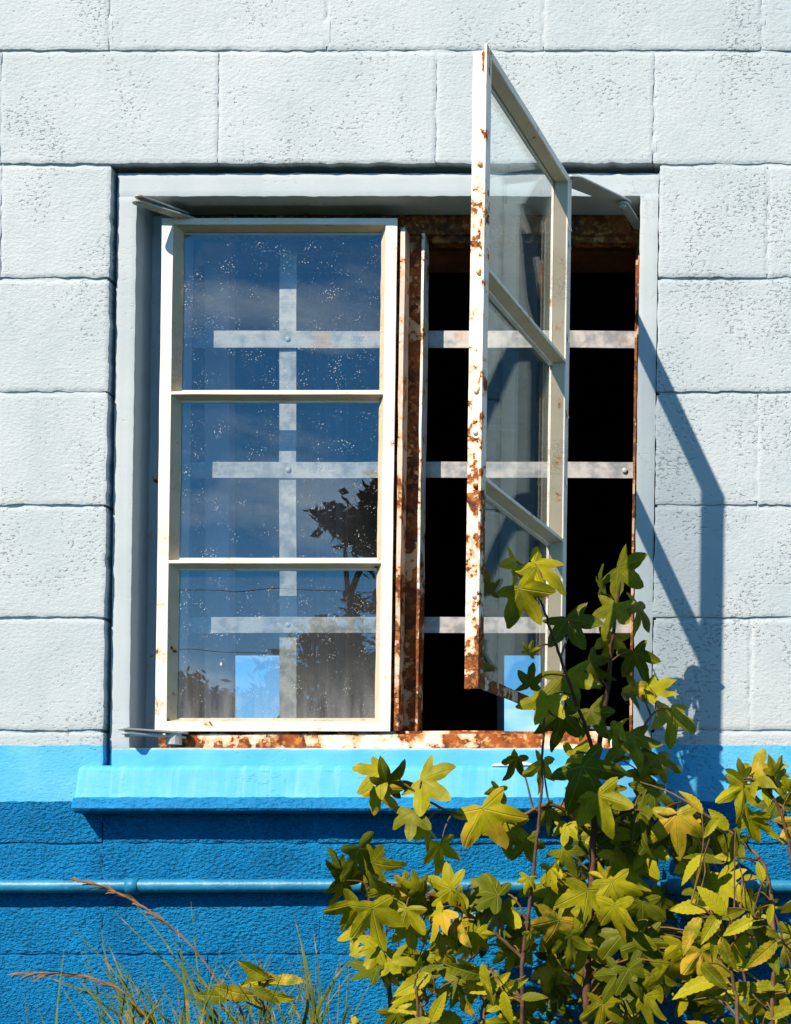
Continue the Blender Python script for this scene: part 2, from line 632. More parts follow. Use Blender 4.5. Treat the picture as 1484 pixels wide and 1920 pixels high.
def pipe_mat():
    m = N('dark_blue_pipe_paint')
    p = m.pos()
    col = m.mix(m.ramp(m.noise(p, 14, 5, 0.6), 0.3, 0.72), (0.008, 0.165, 0.32), (0.022, 0.23, 0.40))
    col = m.mix(m.ramp(m.noise(p, 60, 4, 0.6), 0.64, 0.72, 0, 0.6), col, (0.12, 0.33, 0.50))
    nrm = m.bump(m.noise(p, 90, 4, 0.6), 0.0012)
    return m.done(m.principled(col, 0.42, nrm, spec=0.4))


M_PIPE = pipe_mat()

# ------------------------------------------------------------------ ground
def ground_mat():
    m = N('rough_grass_ground')
    p = m.pos()
    c = m.mix(m.ramp(m.noise(p, 0.8, 6, 0.6), 0.35, 0.65), (0.022, 0.040, 0.012), (0.040, 0.050, 0.018))
    c = m.mix(m.ramp(m.noise(p, 14, 5, 0.6), 0.5, 0.7), c, (0.045, 0.045, 0.022))
    return m.done(m.principled(c, 0.95, m.bump(m.noise(p, 30, 5, 0.6), 0.03), spec=0.1))


gm = mesh_np('ground', [(-900, -900, GROUND), (900, -900, GROUND), (900, 900, GROUND), (-900, 900, GROUND)], [(0, 1, 2, 3)])
tag(link('ground', gm, ground_mat()), kind='structure')

# ------------------------------------------------------------------ block wall
OX0, OX1, OY0, OY1 = 203, 1231, 308, 1437       # rough opening left in the blockwork
wall = thing('block_wall', 'painted concrete block wall, pale grey above bright and dark blue bands', 'wall')
rows = [-541, -329, -117, 95, 308, 522, 736, 948, 1159, 1371, 1583, 1791, 2003, 2215, 2427, 2520]
HG, VG = 3.0, 0.8
bi = 0


def block(x0, x1, y0, y1, s):
    inside = x1 > -40 and x0 < 1520 and y1 > -60 and y0 < 1960
    res = 4.2 if inside else 26
    low = y0 > 1500
    relief('block', x0 + VG, x1 - VG, y0 + HG, y1 - HG, 0.0 + 0.001 * rng.uniform(-1.2, 1.2), 0.055, res,
           (2.7 if low else 0.62) * rng.uniform(0.75, 1.25), rng.uniform(1.6, 3.4), 2.6, s, M_BLOCK, wall, grain=(8.5 if low else 11.5))


for ri in range(len(rows) - 1):
    y0, y1 = rows[ri], rows[ri + 1]
    off = 195 if ri % 2 == 0 else 403
    if y0 >= 1371:
        off = 206 if y0 in (1371, 1583, 2003, 2427) else 403
    js = [off + 408 * k for k in range(-3, 6)]
    if 300 < y0 < 1371:
        half = y0 in (308, 736, 1159)
        left = [-614, -206, OX0] if not half else [-818, -410, -2, OX0]
        right = [OX1, 1436 if y0 == 308 else (1423 if y0 == 736 else 1416), 1840, 2250] if half else [OX1, 1640, 2050]
        for seq in (left, right):
            for a, b in zip(seq[:-1], seq[1:]):
                bi += 1
                block(a, b, y0, y1, bi * 13)
    elif y0 == 1371:
        for a, b in ((-614, -206), (-206, OX0), (OX1, 1640), (1640, 2050)):
            bi += 1
            block(a, b, y0, y1, bi * 13)
        for a, b in ((OX0, 606), (606, 1014), (1014, OX1)):
            bi += 1
            block(a, b, OY1 + 2, y1, bi * 13)
    else:
        for a, b in zip(js[:-1], js[1:]):
            bi += 1
            block(a, b, y0, y1, bi * 13)


def mortar_sheet():
    V, F = [], []

    def strip(x0, x1, y0, y1):
        nx = max(1, int((x1 - x0) / 14))
        ny = max(1, int((y1 - y0) / 5))
        gx, gy = np.meshgrid(np.linspace(x0, x1, nx + 1), np.linspace(y0, y1, ny + 1))
        Y = (0.0040 if y1 - y0 < 20 else 0.0014) + 0.0070 * fbm(gx / 34, gy / 14, 71, 3)
        v = np.stack([(gx - 742) / 1000, Y, (960 - gy) / 1000], -1).reshape(-1, 3)
        idx = np.arange(len(v)).reshape(ny + 1, nx + 1) + len(V)
        V.extend(shear_x(v).tolist())
        F.extend(np.stack([idx[:-1, :-1], idx[1:, :-1], idx[1:, 1:], idx[:-1, 1:]], -1).reshape(-1, 4).tolist())
    for y in rows[1:-1]:
        if OY0 < y < OY1:
            strip(-820, OX0 - 6, y - 9, y + 9)
            strip(OX1 + 6, 2250, y - 9, y + 9)
        elif y == OY0:
            strip(-820, OX0 - 4, y - 9, y + 9)
            strip(OX1 + 4, 2250, y - 9, y + 9)
        else:
            strip(-1040, 2250, y - 9, y + 9)
    for ri in range(len(rows) - 1):
        y0, y1 = rows[ri] + 9, rows[ri + 1] - 9
        off = 195 if ri % 2 == 0 else 403
        if y0 > 1371:
            off = 206 if rows[ri] in (1371, 1583, 2003, 2427) else 403
        js = [off + 408 * k for k in range(-3, 6)]
        if 300 < rows[ri] < 1371:
            js = [-410, -2, 1436 if rows[ri] == 308 else (1423 if rows[ri] == 736 else 1416), 1840] if rows[ri] in (308, 736, 1159) else [-206, 1640]
        if rows[ri] == 1371:
            js = [-206, 606, 1014, 1640]
            y0 = max(y0, 1380)
        for j in js:
            yy0 = OY1 + 4 if (rows[ri] == 1371 and OX0 < j < OX1) else y0
            strip(j - 7, j + 7, yy0, y1)
    return mesh_np('mortar', V, F, True)


link('mortar', mortar_sheet(), M_MORTAR, wall)
# solid core of the wall behind the block faces
core = []
for (x0, x1, y0, y1) in ((-1040, OX0 - 6, -540, 2520), (OX1 + 6, 2250, -540, 2520), (OX0 - 6, OX1 + 6, -540, OY0 - 6), (OX0 - 6, OX1 + 6, OY1 + 8, 2520)):
    a = W(x0, y0)
    b = W(x1, y1)
    V = [(x, y, z) for x in (a[0], b[0]) for y in (0.013, 0.2) for z in (b[2], a[2])]
    core.append((shear_x(V).tolist(), [(0, 1, 3, 2), (4, 6, 7, 5), (0, 4, 5, 1), (2, 3, 7, 6), (0, 2, 6, 4), (1, 5, 7, 3)]))
cv, cf = merge(core)
link('wall_core', fix_normals(mesh_np('wall_core', cv, cf)), M_MORTAR, wall)

# ------------------------------------------------------------------ dark room behind the window
room = tag(bpy.data.objects.new('room', None), kind='structure')
COL.objects.link(room)
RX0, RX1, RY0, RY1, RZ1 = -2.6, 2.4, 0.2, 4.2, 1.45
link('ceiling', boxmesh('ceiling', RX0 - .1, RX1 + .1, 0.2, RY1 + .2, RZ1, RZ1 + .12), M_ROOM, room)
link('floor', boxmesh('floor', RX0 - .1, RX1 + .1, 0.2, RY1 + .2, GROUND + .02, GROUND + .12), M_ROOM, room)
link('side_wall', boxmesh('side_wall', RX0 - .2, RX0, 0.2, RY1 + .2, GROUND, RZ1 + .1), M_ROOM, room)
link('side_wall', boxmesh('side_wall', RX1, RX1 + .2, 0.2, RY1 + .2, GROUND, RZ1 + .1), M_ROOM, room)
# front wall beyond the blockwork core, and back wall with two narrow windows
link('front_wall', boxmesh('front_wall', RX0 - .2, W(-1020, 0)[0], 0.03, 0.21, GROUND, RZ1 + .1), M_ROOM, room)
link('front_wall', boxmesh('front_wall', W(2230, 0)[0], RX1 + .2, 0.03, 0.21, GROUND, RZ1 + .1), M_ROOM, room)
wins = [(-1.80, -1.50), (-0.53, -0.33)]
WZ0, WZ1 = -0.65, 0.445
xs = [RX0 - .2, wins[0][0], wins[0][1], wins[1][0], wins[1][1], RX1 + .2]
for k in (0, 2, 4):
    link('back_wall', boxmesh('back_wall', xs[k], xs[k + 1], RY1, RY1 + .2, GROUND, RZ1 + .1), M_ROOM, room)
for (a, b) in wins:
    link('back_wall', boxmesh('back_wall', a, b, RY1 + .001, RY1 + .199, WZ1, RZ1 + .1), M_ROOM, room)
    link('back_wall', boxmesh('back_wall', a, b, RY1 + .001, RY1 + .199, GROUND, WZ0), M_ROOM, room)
    link('back_window_bar', boxmesh('back_window_bar', a, b, RY1 + .05, RY1 + .09, -0.02, 0.01), M_ROOM, room)
# a post and a length of curtain just inside the left-hand sash
pa, pb = P(381, 900, .20), P(428, 900, .20)
post = link('inner_post', boxmesh('inner_post', pa.x, pb.x, .205, .245, GROUND + .12, RZ1, .004), M_POST)
tag(post, 'dusty pinkish wooden post standing behind the closed dirty sash', 'post')
curt = []
cx0, cx1 = P(585, 900, .55).x, P(655, 900, .55).x
for i in range(29):
    t = i / 28
    for zz in (-0.62, 0.12, 0.9):
        curt.append((cx0 + (cx1 - cx0) * t, .55 + .018 * math.sin(t * 23) + .006 * math.sin(t * 51), zz))
cfz = [(i * 3 + j, i * 3 + j + 1, i * 3 + j + 4, i * 3 + j + 3) for i in range(28) for j in range(2)]
cm = mesh_np('inner_curtain', curt, cfz, True)
co = link('inner_curtain', cm, M_CLOTH)
md = co.modifiers.new('thick', 'SOLIDIFY')
md.thickness = .003
tag(co, 'narrow grey hanging curtain inside, behind the closed dirty sash', 'curtain')

M_BEAM = simple('red_brown_timber', (0.20, 0.075, 0.035), 0.8, 0.35, 14)
ba, bb = P(760, 446, .24), P(1230, 474, .24)
tag(link('timber_beam', boxmesh('timber_beam', RX0 + .3, bb.x + .6, .24, .34, bb.z, ba.z, .004), M_BEAM), 'red-brown timber beam just inside above the rusty opening', 'beam')
# partition of bare blocks on the left of the opening
part_w = thing('block_partition', 'dim bare block partition inside, left of the open sash', 'partition')
M_BARE = simple('bare_block', (0.16, 0.13, 0.11), 0.9, 0.3, 12, .004, 60)
for r_ in range(14):
    for c_ in range(1):
        z0 = GROUND + .12 + r_ * .205
        if z0 + .2 < RZ1:
            xo = -.27 - .41 * c_ - (.2 if r_ % 2 else 0)
            link('block', boxmesh('block', xo - (.03 if r_ % 2 else .23), min(xo + (.2 if r_ % 2 and c_ == 0 else 0), -.12), 1.15, 1.34, z0 + .006, z0 + .197, .003), M_BARE, part_w)
M_BOARD = simple('pale_board', (0.42, 0.40, 0.38), 0.7, 0.2, 6)
bp = boxmesh('leaning_board', -.02, .02, -.11, .11, -1.0, 1.0, .004)
bo = link('leaning_board', bp, M_BOARD)
bo.location = (.62, 1.5, -.20)
bo.rotation_euler = (math.radians(8), math.radians(-38), math.radians(70))
tag(bo, 'pale board leaning in the dark room behind the opening', 'board')

# ------------------------------------------------------------------ window surround and sill
sur = thing('window_surround', 'smooth pale painted surround recessed in the block wall with blue sill', 'window surround')
IX0, IX1, IY0, IY1 = 245, 1196, 360, 1401
YS, YB = 0.015, 0.145
YM = .052
relief('head', OX0 + 6, OX1 - 1, OY0 + 9, IY0, YS, YB, 6, 0.45, 2.0, 1.4, 901, M_TRIM, sur, grain=30)
relief('jamb', OX0 + 6, IX0, IY0, IY1, YS + .0005, YB, 6, 0.45, 2.0, 1.0, 902, M_TRIM, sur, grain=30)
relief('jamb', IX1, OX1 - 1, IY0, IY1, YS - .008, YB, 6, 0.45, 2.0, 1.0, 903, M_TRIM, sur, grain=30)
relief('bottom_rail', OX0 + 6, OX1 - 1, IY1, OY1 + 6, YS + .001, YB, 6, 0.45, 2.0, 1.0, 904, M_TRIM, sur, grain=30)
relief('backing', OX0 - 14, OX1 + 14, OY0 - 14, OY0 + 12, YM, .196, 26, 0, 1, 0, 905, M_MORTAR, sur)  # backs a groove added along top and left to darken the lip's shade
relief('backing', OX0 - 14, OX0 + 9, OY0 + 12, OY1 + 8, YM, .196, 26, 0, 1, 0, 906, M_MORTAR, sur)
relief('backing', OX1 - 4, OX1 + 14, OY0 + 12, OY1 + 8, YM, .196, 26, 0, 1, 0, 907, M_MORTAR, sur)
# sloping sill: wash, vertical nose, underside with drip
sx0, sx1 = 167, 1262
prof = [(1434, 0.030), (1436, -0.004), (1441, -0.0190), (1447, -0.0255), (1497, -0.0370), (1500, -0.0470), (1519, -0.0530), (1523, -0.0500), (1526, -0.030), (1527, 0.030)]
V, F = [], []
ns = 130
for i in range(ns + 1):
    x = sx0 + (sx1 - sx0) * i / ns
    e = min(i, ns - i)
    for j, (yy, YY) in enumerate(prof):
        wv = 1.1 * float(fbm(np.array(x / 60.0), np.array(j * 1.7), 333, 3))
        w2 = .0022 * float(fbm(np.array(x / 45.0), np.array(j * 2.9), 377, 3))
        V.append(((x - 742) / 1000 + (0.002 * float(fbm(np.array(j * 1.3), np.array(1.0), 5)) if e == 0 else 0), YY + (w2 if 0 < j < len(prof) - 1 else 0) + (0.003 if e == 0 and 0 < j < len(prof) - 1 else 0), (960 - yy - wv) / 1000))
m_ = len(prof)
for i in range(ns):
    for j in range(m_):
        F.append((i * m_ + j, i * m_ + (j + 1) % m_, (i + 1) * m_ + (j + 1) % m_, (i + 1) * m_ + j))
F.append(tuple(range(m_)))
F.append(tuple(ns * m_ + j for j in range(m_)))
sm = mesh_np('sill', shear_x(V).tolist(), F)
fix_normals(sm)
so = link('sill', sm, M_SILL, sur)
so['label'] = 'bright blue sloping sill with dark blue nose'
# a loose curl of paint lying on the sill
fl = []
for i in range(9):
    t = i / 8
    for s in (0, 1):
        wdt = .010 * math.sin(math.pi * min(1, t * 1.02 + .06)) + .001
        c = P(922 + 92 * t, 1435 - 4 * math.sin(t * 3) + (4 if s else -3) * (wdt / .011), -.012 - .006 * s - .004 * math.sin(t * 5))
        fl.append(tuple(c))
pf = mesh_np('paint_flake', fl, [(2 * i, 2 * i + 1, 2 * i + 3, 2 * i + 2) for i in range(8)])
pfo = link('paint_flake', pf, M_SASHW)
md = pfo.modifiers.new('thick', 'SOLIDIFY')
md.thickness = .0015
tag(pfo, 'long pale flake of peeled paint lying on the blue sill', 'paint flake')

# ------------------------------------------------------------------ fixed steel frame
frame = thing('steel_window_frame', 'rusty fixed steel frame with a corroded centre mullion in the surround', 'window frame')
YF = 0.094


def vmap(x):
    return lambda t, s, w: ((x - 742) / 1000 + s, w, (960 - t) / 1000)


def hmap(y):
    return lambda t, s, w: ((t - 742) / 1000, w, (960 - y) / 1000 - s)


def vbar(name, x0, x1, y0, y1, Y0, Y1, mat, seed=0, wob=.0004, bev=.0008):
    w = (x1 - x0) / 1000
    return extrude(name, [(0, Y0), (w, Y0), (w, Y1), (0, Y1)], lambda t, s, q: ((x0 - 742) / 1000 + s, q, (960 - t * 1000) / 1000),
                   y0 / 1000, y1 / 1000, mat, frame, wob=wob, bevel=bev, seed=seed)


def hbar(name, x0, x1, y0, y1, Y0, Y1, mat, seed=0, wob=.0004, bev=.0008):
    w = (y1 - y0) / 1000
    return extrude(name, [(0, Y0), (w, Y0), (w, Y1), (0, Y1)], lambda t, s, q: ((t * 1000 - 742) / 1000, q, (960 - y0) / 1000 - s),
                   x0 / 1000, x1 / 1000, mat, frame, wob=wob, bevel=bev, seed=seed)


FY0, FY1 = 361, 1400
vbar('jamb', IX0 - 2, 297, FY0, FY1, YF, .130, M_FRAMEB, 1)
vbar('jamb_lip', 285, 312, FY0 + 20, FY1 - 20, .0848, .128, M_FRAMEB, 13)  # added behind the stile to block a thin slit of sun
vbar('jamb', 1186, IX1 + 2, FY0, FY1, YF, .130, M_MULL, 2)
vbar('jamb_lip', 1181, 1187, FY0 + 20, FY1 - 20, .100, .128, M_MULL, 3)
hbar('head', 283, 1186, FY0, 398, YF, .128, M_HEAD, 4)
hbar('head_lip', 784, 1181, 397, 411, .102, .126, M_HEAD, 5)
hbar('bottom_rail', 283, 1186, 1370, FY1 + 2, .062, .128, M_FOOT, 6, .0012)
hbar('bottom_lip', 283, 1186, 1362, 1371, .078, .126, M_FOOT, 7, .0009)
vbar('mullion', 716, 771, 398, 1363, .100, .132, M_MULL, 8, .0008)
vbar('mullion_lip', 733, 742, 398, 1363, .062, .126, M_LIP, 9, .0007)
vbar('mullion_lip', 768, 773, 398, 1363, .088, .131, M_EDGE, 10, .0008)

# ------------------------------------------------------------------ casement sashes
SW, SH = 0.450, 0.981
FL, FR, FB = .022, .012, .019               # face widths: stiles, top rail, bottom rail


def zprof(f):
    return [(0, 0), (f, 0), (f, .0235), (f + .009, .0235), (f + .009, .0285), (f - .005, .0285), (f - .005, .004), (0, .004)]


GW = .0215                                  # depth of the glass behind the outer face
BARS = [(718 - 384) / 1000, (1041 - 384) / 1000]


def make_sash(name, label, to_world, mats, top):
    """to_world(u from hinge, v down from the top edge, w inwards) -> point"""
    root = thing(name, label, 'window sash', 'casement sashes of the steel window')
    mface, medge, mput, mglass = mats
    extrude('stile', zprof(FL), lambda t, s, w: to_world(s, t, w), 0, SH, mface, root, seed=21)
    extrude('stile', zprof(FL), lambda t, s, w: to_world(SW - s, t, w), 0, SH, medge, root, seed=22)
    extrude('rail', zprof(FR), lambda t, s, w: to_world(t, s, w), FL, SW - FL, mface, root, seed=23)
    extrude('rail', zprof(FB), lambda t, s, w: to_world(t, SH - s, w), FL, SW - FL, medge if top else mface, root, seed=24)
    for b in BARS:
        extrude('glazing_bar', [(-.0028, .0005), (.0028, .0005), (.0028, GW - .001), (.012, GW - .001), (.012, .0285), (-.012, .0285), (-.012, GW - .001), (-.0028, GW - .001)],
                lambda t, s, w, b=b: to_world(t, b + s, w), FL - .001, SW - FL + .001, mface, root, seed=25)
    edges = [FR] + BARS + [SH - FB]
    for k in range(3):
        a = edges[k] + (.0027 if k > 0 else 0)
        c = edges[k + 1] - (.0027 if k < 2 else 0)
        # pane: a thin slab of glass
        V = [tuple(to_world(u, v, w)) for u in (FL - .0 + .002, SW - FL - .002) for v in (a + .001, c - .001) for w in (GW, GW + .003)]
        me = mesh_np('pane', shear_x(V).tolist(), [(0, 1, 3, 2), (4, 6, 7, 5), (0, 4, 5, 1), (2, 3, 7, 6), (0, 2, 6, 4), (1, 5, 7, 3)])
        fix_normals(me)
        link('pane', me, mglass, root)
        # putty: bevelled fillet round the pane, ragged inner edge
        V, F = [], []
        pw, ph, deep = .0130, .0055, GW - .0006
        outer, inner = [], []
        u0, u1 = FL - .0005, SW - FL + .0005
        per = [(u0, a, u1, a), (u1, a, u1, c), (u1, c, u0, c), (u0, c, u0, a)]
        ninn = [(u0 + pw, a + ph), (u1 - pw, a + ph), (u1 - pw, c - ph), (u0 + pw, c - ph)]
        for e, (x0, y0, x1, y1) in enumerate(per):
            i0, i1 = ninn[e], ninn[(e + 1) % 4]
            n = 26
            for q in range(n):
                t = q / n
                jj = .0022 * float(fbm(np.array(q * .33), np.array(e + k * 5.0), 77 + (3 if top else 0), 3))
                outer.append(to_world(x0 + (x1 - x0) * t, y0 + (y1 - y0) * t, .0032))
                iu = i0[0] + (i1[0] - i0[0]) * t
                iv = i0[1] + (i1[1] - i0[1]) * t
                cu, cvv = (u0 + u1) / 2, (a + c) / 2
                dd = math.hypot(cu - iu, cvv - iv)
                inner.append(to_world(iu + (cu - iu) / dd * jj, iv + (cvv - iv) / dd * jj, deep))
        m = len(outer)
        V = [tuple(p) for p in outer + inner]
        F = [(i, (i + 1) % m, m + (i + 1) % m, m + i) for i in range(m)]
        me = mesh_np('putty', shear_x(V).tolist(), F)
        fix_normals(me)
        o = link('putty', me, mput, root)
        sd = o.modifiers.new('thick', 'SOLIDIFY')
        sd.thickness = .0012
        sd.offset = 0
    return root


def left_world(u, v, w):
    return ((278 - 742) / 1000 + u, .055 + w, (960 - 384) / 1000 - v)


HX, HYY = 1080.6, -.0986                      # outer corner at the hinge of the open sash
du = Vector((-75.0, -445.7)).normalized()
dw = Vector((-.986, .166)).normalized()


def right_world(u, v, w):
    return ((HX - 742) / 1000 + du.x * u + dw.x * w, HYY + du.y * u + dw.y * w, (960 - 384) / 1000 - v)


sashL = make_sash('casement_sash', 'closed cream steel sash with three dusty panes reflecting blue sky', left_world, (M_SASH, M_SASH, M_PUTTY, M_GLASS), False)
sashR = make_sash('casement_sash', 'open cream steel sash swung outward on the right, rusty free edge', right_world, (M_SASHW, M_EDGE, M_PUTTY, M_GLASS2), True)

# latch plate, screws and bolt stubs on the free edge of the open sash


def edge_point(v, w, out=0.0):
    return Vector(right_world(SW - .017 + out, v, w))


def dome(name, centre, axis, r, h, mat, parent):
    a = Vector((0, 0, 1)).cross(axis).normalized()
    b = axis.cross(a).normalized()
    V, F = [], []
    n = 10
    for k, (rr, hh) in enumerate(((1, 0), (.96, .45), (.66, .85), (.25, 1.0))):
        for i in range(n):
            an = 2 * math.pi * i / n
            V.append(tuple(centre + a * (r * rr * math.cos(an)) + b * (r * rr * math.sin(an)) + axis * (h * hh)))
    for k in range(3):
        for i in range(n):
            F.append((k * n + i, k * n + (i + 1) % n, (k + 1) * n + (i + 1) % n, (k + 1) * n + i))
    F.append(tuple(3 * n + i for i in range(n)))
    F.append(tuple(reversed(range(n))))
    me = mesh_np(name, shear_x(V).tolist(), F, True)
    fix_normals(me)
    return link(name, me, mat, parent)


AX = Vector((du.x, du.y, 0))
pts = []
n = 8
pv0, pv1, pr = (715 - 100) / 1000 * .81 + .0, (812 - 100) / 1000 * .81, .0062


def v_from_px(py):                               # photo row on the free edge -> distance below the sash top
    z = (960 - (HY + (py - HY) * (1 + (HYY + du.y * SW) / D))) / 1000
    return (960 - 384) / 1000 - z


pv0, pv1 = v_from_px(724), v_from_px(808)
shape = [(pv0 - pr * math.cos(math.pi * (i / n - .5)), pr * math.sin(math.pi * (i / n - .5))) for i in range(n + 1)] + \
        [(pv1 + pr * math.cos(math.pi * (i / n - .5)), -pr * math.sin(math.pi * (i / n - .5))) for i in range(n + 1)]
V = [tuple(edge_point(v, .0145 + w, o_)) for o_ in (-.0005, .0028) for (v, w) in shape]
m_ = len(shape)
F = [tuple(range(m_)), tuple(range(m_, 2 * m_))] + [(i, (i + 1) % m_, m_ + (i + 1) % m_, m_ + i) for i in range(m_)]
me = mesh_np('latch_plate', shear_x(V).tolist(), F)
fix_normals(me, .0005)
link('latch_plate', me, M_EDGE, sashR)
for py in (728, 806):
    dome('screw', edge_point(v_from_px(py), .0145, .0026), AX, .0042, .0025, M_STRAP, sashR)
for py in (296, 500, 905, 1112):
    dome('bolt_stub', edge_point(v_from_px(py), .014, -.0003), AX, .0048, .005, M_FOOT, sashR)
# lifted curls of paint on the hinge stile of the open sash
for py, uu, sz in ((428, .010, .011), (433, .019, .009), (465, .012, .007), (640, .013, .009), (780, .010, .008), (905, .014, .009)):
    z = (960 - (HY + (py - HY) * .966)) / 1000
    v = (960 - 384) / 1000 - z
    V = []
    for i in range(4):
        for j in range(3):
            V.append(tuple(right_world(uu + (j - 1) * sz * .6 * (1 - i * .18), v - sz + i * sz * .6, -.0008 - .0022 * (i / 3) ** 2 * (1.4 if j != 1 else .9))))
    me = mesh_np('paint_curl', shear_x(V).tolist(), [(i * 3 + j, i * 3 + j + 1, i * 3 + j + 4, i * 3 + j + 3) for i in range(3) for j in range(2)])
    o = link('paint_curl', me, M_SASHW, sashR)
    sd = o.modifiers.new('thick', 'SOLIDIFY')
    sd.thickness = .0006


# ------------------------------------------------------------------ hinges
def arm(name, p0, p1, y, thick, half, mat, parent, taper=1.0):
    """flat horizontal plate with rounded ends between two plan points (mm X, m Y) at height y"""
    a = Vector(((p0[0] - 742) / 1000, p0[1]))
    b = Vector(((p1[0] - 742) / 1000, p1[1]))
    d = (b - a).normalized()
    q = Vector((-d.y, d.x))
    sh = []
    for i in range(9):
        an = math.pi * (i / 8 + .5)
        sh.append(a + d * (half * math.cos(an)) + q * (half * math.sin(an)))
    for i in range(9):
        an = math.pi * (i / 8 - .5)
        sh.append(b + d * (half * taper * math.cos(an)) + q * (half * taper * math.sin(an)))
    m = len(sh)
    V = [(s.x, s.y, (960 - y) / 1000 - k) for k in (0, thick) for s in sh]
    F = [tuple(range(m)), tuple(range(m, 2 * m))] + [(i, (i + 1) % m, m + (i + 1) % m, m + i) for i in range(m)]
    me = mesh_np(name, shear_x(V).tolist(), F)
    fix_normals(me, .0009)
    return link(name, me, mat, parent)


def pin(name, x, Y, y0, y1, r, mat, parent):
    a = Vector(W(x, y0, Y))
    b = Vector(W(x, y1, Y))
    v, f = tube_data([a, b], r, 12)
    me = mesh_np(name, shear_x(v).tolist(), f)
    fix_normals(me, .0006)
    return link(name, me, mat, parent)


# closed sash: two-leaf extension hinges, top and bottom
arm('hinge_leaf', (257, -.006), (330, .064), 381, .0035, .0105, M_HINGE, sashL, 1.15)
arm('hinge_leaf', (262, -.012), (320, .056), 373, .0035, .0085, M_HINGE, sashL)
pin('hinge_pin', 259, -.007, 371, 387, .0042, M_HINGE, sashL)
arm('hinge_leaf', (247, -.012), (330, .050), 1367, .0038, .0110, M_HINGE, sashL, 1.2)
arm('hinge_leaf', (252, -.010), (326, .056), 1375, .0038, .0100, M_HINGE, sashL, 1.2)
pin('hinge_pin', 252, -.010, 1365, 1384, .0046, M_HINGE, sashL)
pin('hinge_pin', 318, .046, 1366, 1392, .0150, M_HINGE, sashL)
# open sash: arms reaching back to the right-hand jamb
arm('hinge_leaf', (1083, -.088), (1164, -.004), 379, .0038, .0230, M_HINGE, sashR, .7)
arm('hinge_leaf', (1166, -.010), (1189, .098), 385, .0038, .0100, M_HINGE, sashR)
pin('hinge_pin', 1165, -.011, 375, 394, .0062, M_HINGE, sashR)
arm('hinge_leaf', (1083, -.088), (1164, -.012), 1367, .0038, .0160, M_HINGE, sashR, .8)
arm('hinge_leaf', (1166, -.010), (1189, .098), 1373, .0038, .0100, M_HINGE, sashR)
pin('hinge_pin', 1165, -.011, 1363, 1382, .0062, M_HINGE, sashR)

# ------------------------------------------------------------------ flat strap grille inside the window
grille = thing('strap_grille', 'galvanised flat strap grille riveted across the inside of the window', 'grille')
YG = .1345


def strap(px0, py0, px1, py1, Y, sh=0.0):
    a, b = P(px0, py0, Y), P(px1, py1, Y)
    V = []
    vertical = abs(py1 - py0) > abs(px1 - px0)
    n = 24
    F = []
    for i in range(n + 1):
        t = i / n
        wv = .0014 * math.sin(t * 9 + py0) + .001 * math.sin(t * 21)
        if vertical:
            z = a.z + (b.z - a.z) * t
            ring = [(a.x, Y + wv, z), (b.x, Y + wv, z), (b.x, Y + wv + .003, z), (a.x, Y + wv + .003, z)]
        else:
            x = a.x + (b.x - a.x) * t
            ring = [(x, Y + wv, a.z), (x, Y + wv, b.z), (x, Y + wv + .003, b.z), (x, Y + wv + .003, a.z)]
        V += ring
    for i in range(n):
        for j in range(4):
            F.append((i * 4 + j, i * 4 + (j + 1) % 4, (i + 1) * 4 + (j + 1) % 4, (i + 1) * 4 + j))
    F += [(0, 1, 2, 3), (n * 4, n * 4 + 1, n * 4 + 2, n * 4 + 3)]
    me = mesh_np('strap', V, F)
    fix_normals(me, .0004)
    return link('strap', me, M_STRAP, grille)


for (a, b) in ((620, 652), (866, 896), (1157, 1187)):
    strap(300, a, 1215, b, YG)
strap(524, 340, 556, 1460, YG + .006)
for px, py in ((540, 636), (541, 881), (540, 1172), (1172, 882), (1030, 882), (800, 636)):
    c = P(px, py, YG)
    a = Vector((0, -1, 0))
    dome('rivet', c - Vector((K_SHEAR * (c.z - Z_SHEAR), 0, 0)), a, .0055, .0025, M_HINGE, grille)

# ------------------------------------------------------------------ pipe along the wall
pipe = thing('conduit_pipe', 'dark blue painted pipe running along the foot of the wall', 'pipe')
px_ = []
for i in range(61):
    t = i / 60
    px_.append(W(-1000 + 3200 * t, 1662.5 + 1.0 * math.sin(t * 9), -.0205))
v, f = tube_data(px_, .0125, 20)
me = mesh_np('tube', v, f, True)
link('tube', me, M_PIPE, pipe)
for xx in (258, 1266, -760):
    pts_ = [W(xx - 12, 1662.5, -.0205), W(xx - 11, 1662.5, -.0205), W(xx + 11, 1662.5, -.0205), W(xx + 12, 1662.5, -.0205)]
    v, f = tube_data(pts_, [.0128, .0150, .0150, .0128], 20)
    link('coupling', mesh_np('coupling', v, f, True), M_PIPE, pipe)
for xx in (-60, 700, 1420):
    # saddle clip holding the pipe to the blocks
    V, F = [], []
    prof_ = [(-.030, -.001), (-.0145, -.001)] + [(-.0145 * math.cos(math.pi * k / 8), -.0205 - .0145 * math.sin(math.pi * k / 8)) for k in range(9)] + [(.0145, -.001), (.030, -.001)]
    for s in (0, 1):
        for (zz, YY) in prof_:
            V.append(((xx - 742 + 16 * s) / 1000, YY, (960 - 1662.5) / 1000 + zz))
    m_ = len(prof_)
    F = [(i, i + 1, m_ + i + 1, m_ + i) for i in range(m_ - 1)]
    o = link('clip', mesh_np('clip', V, F), M_PIPE, pipe)
    sd = o.modifiers.new('thick', 'SOLIDIFY')
    sd.thickness = .002

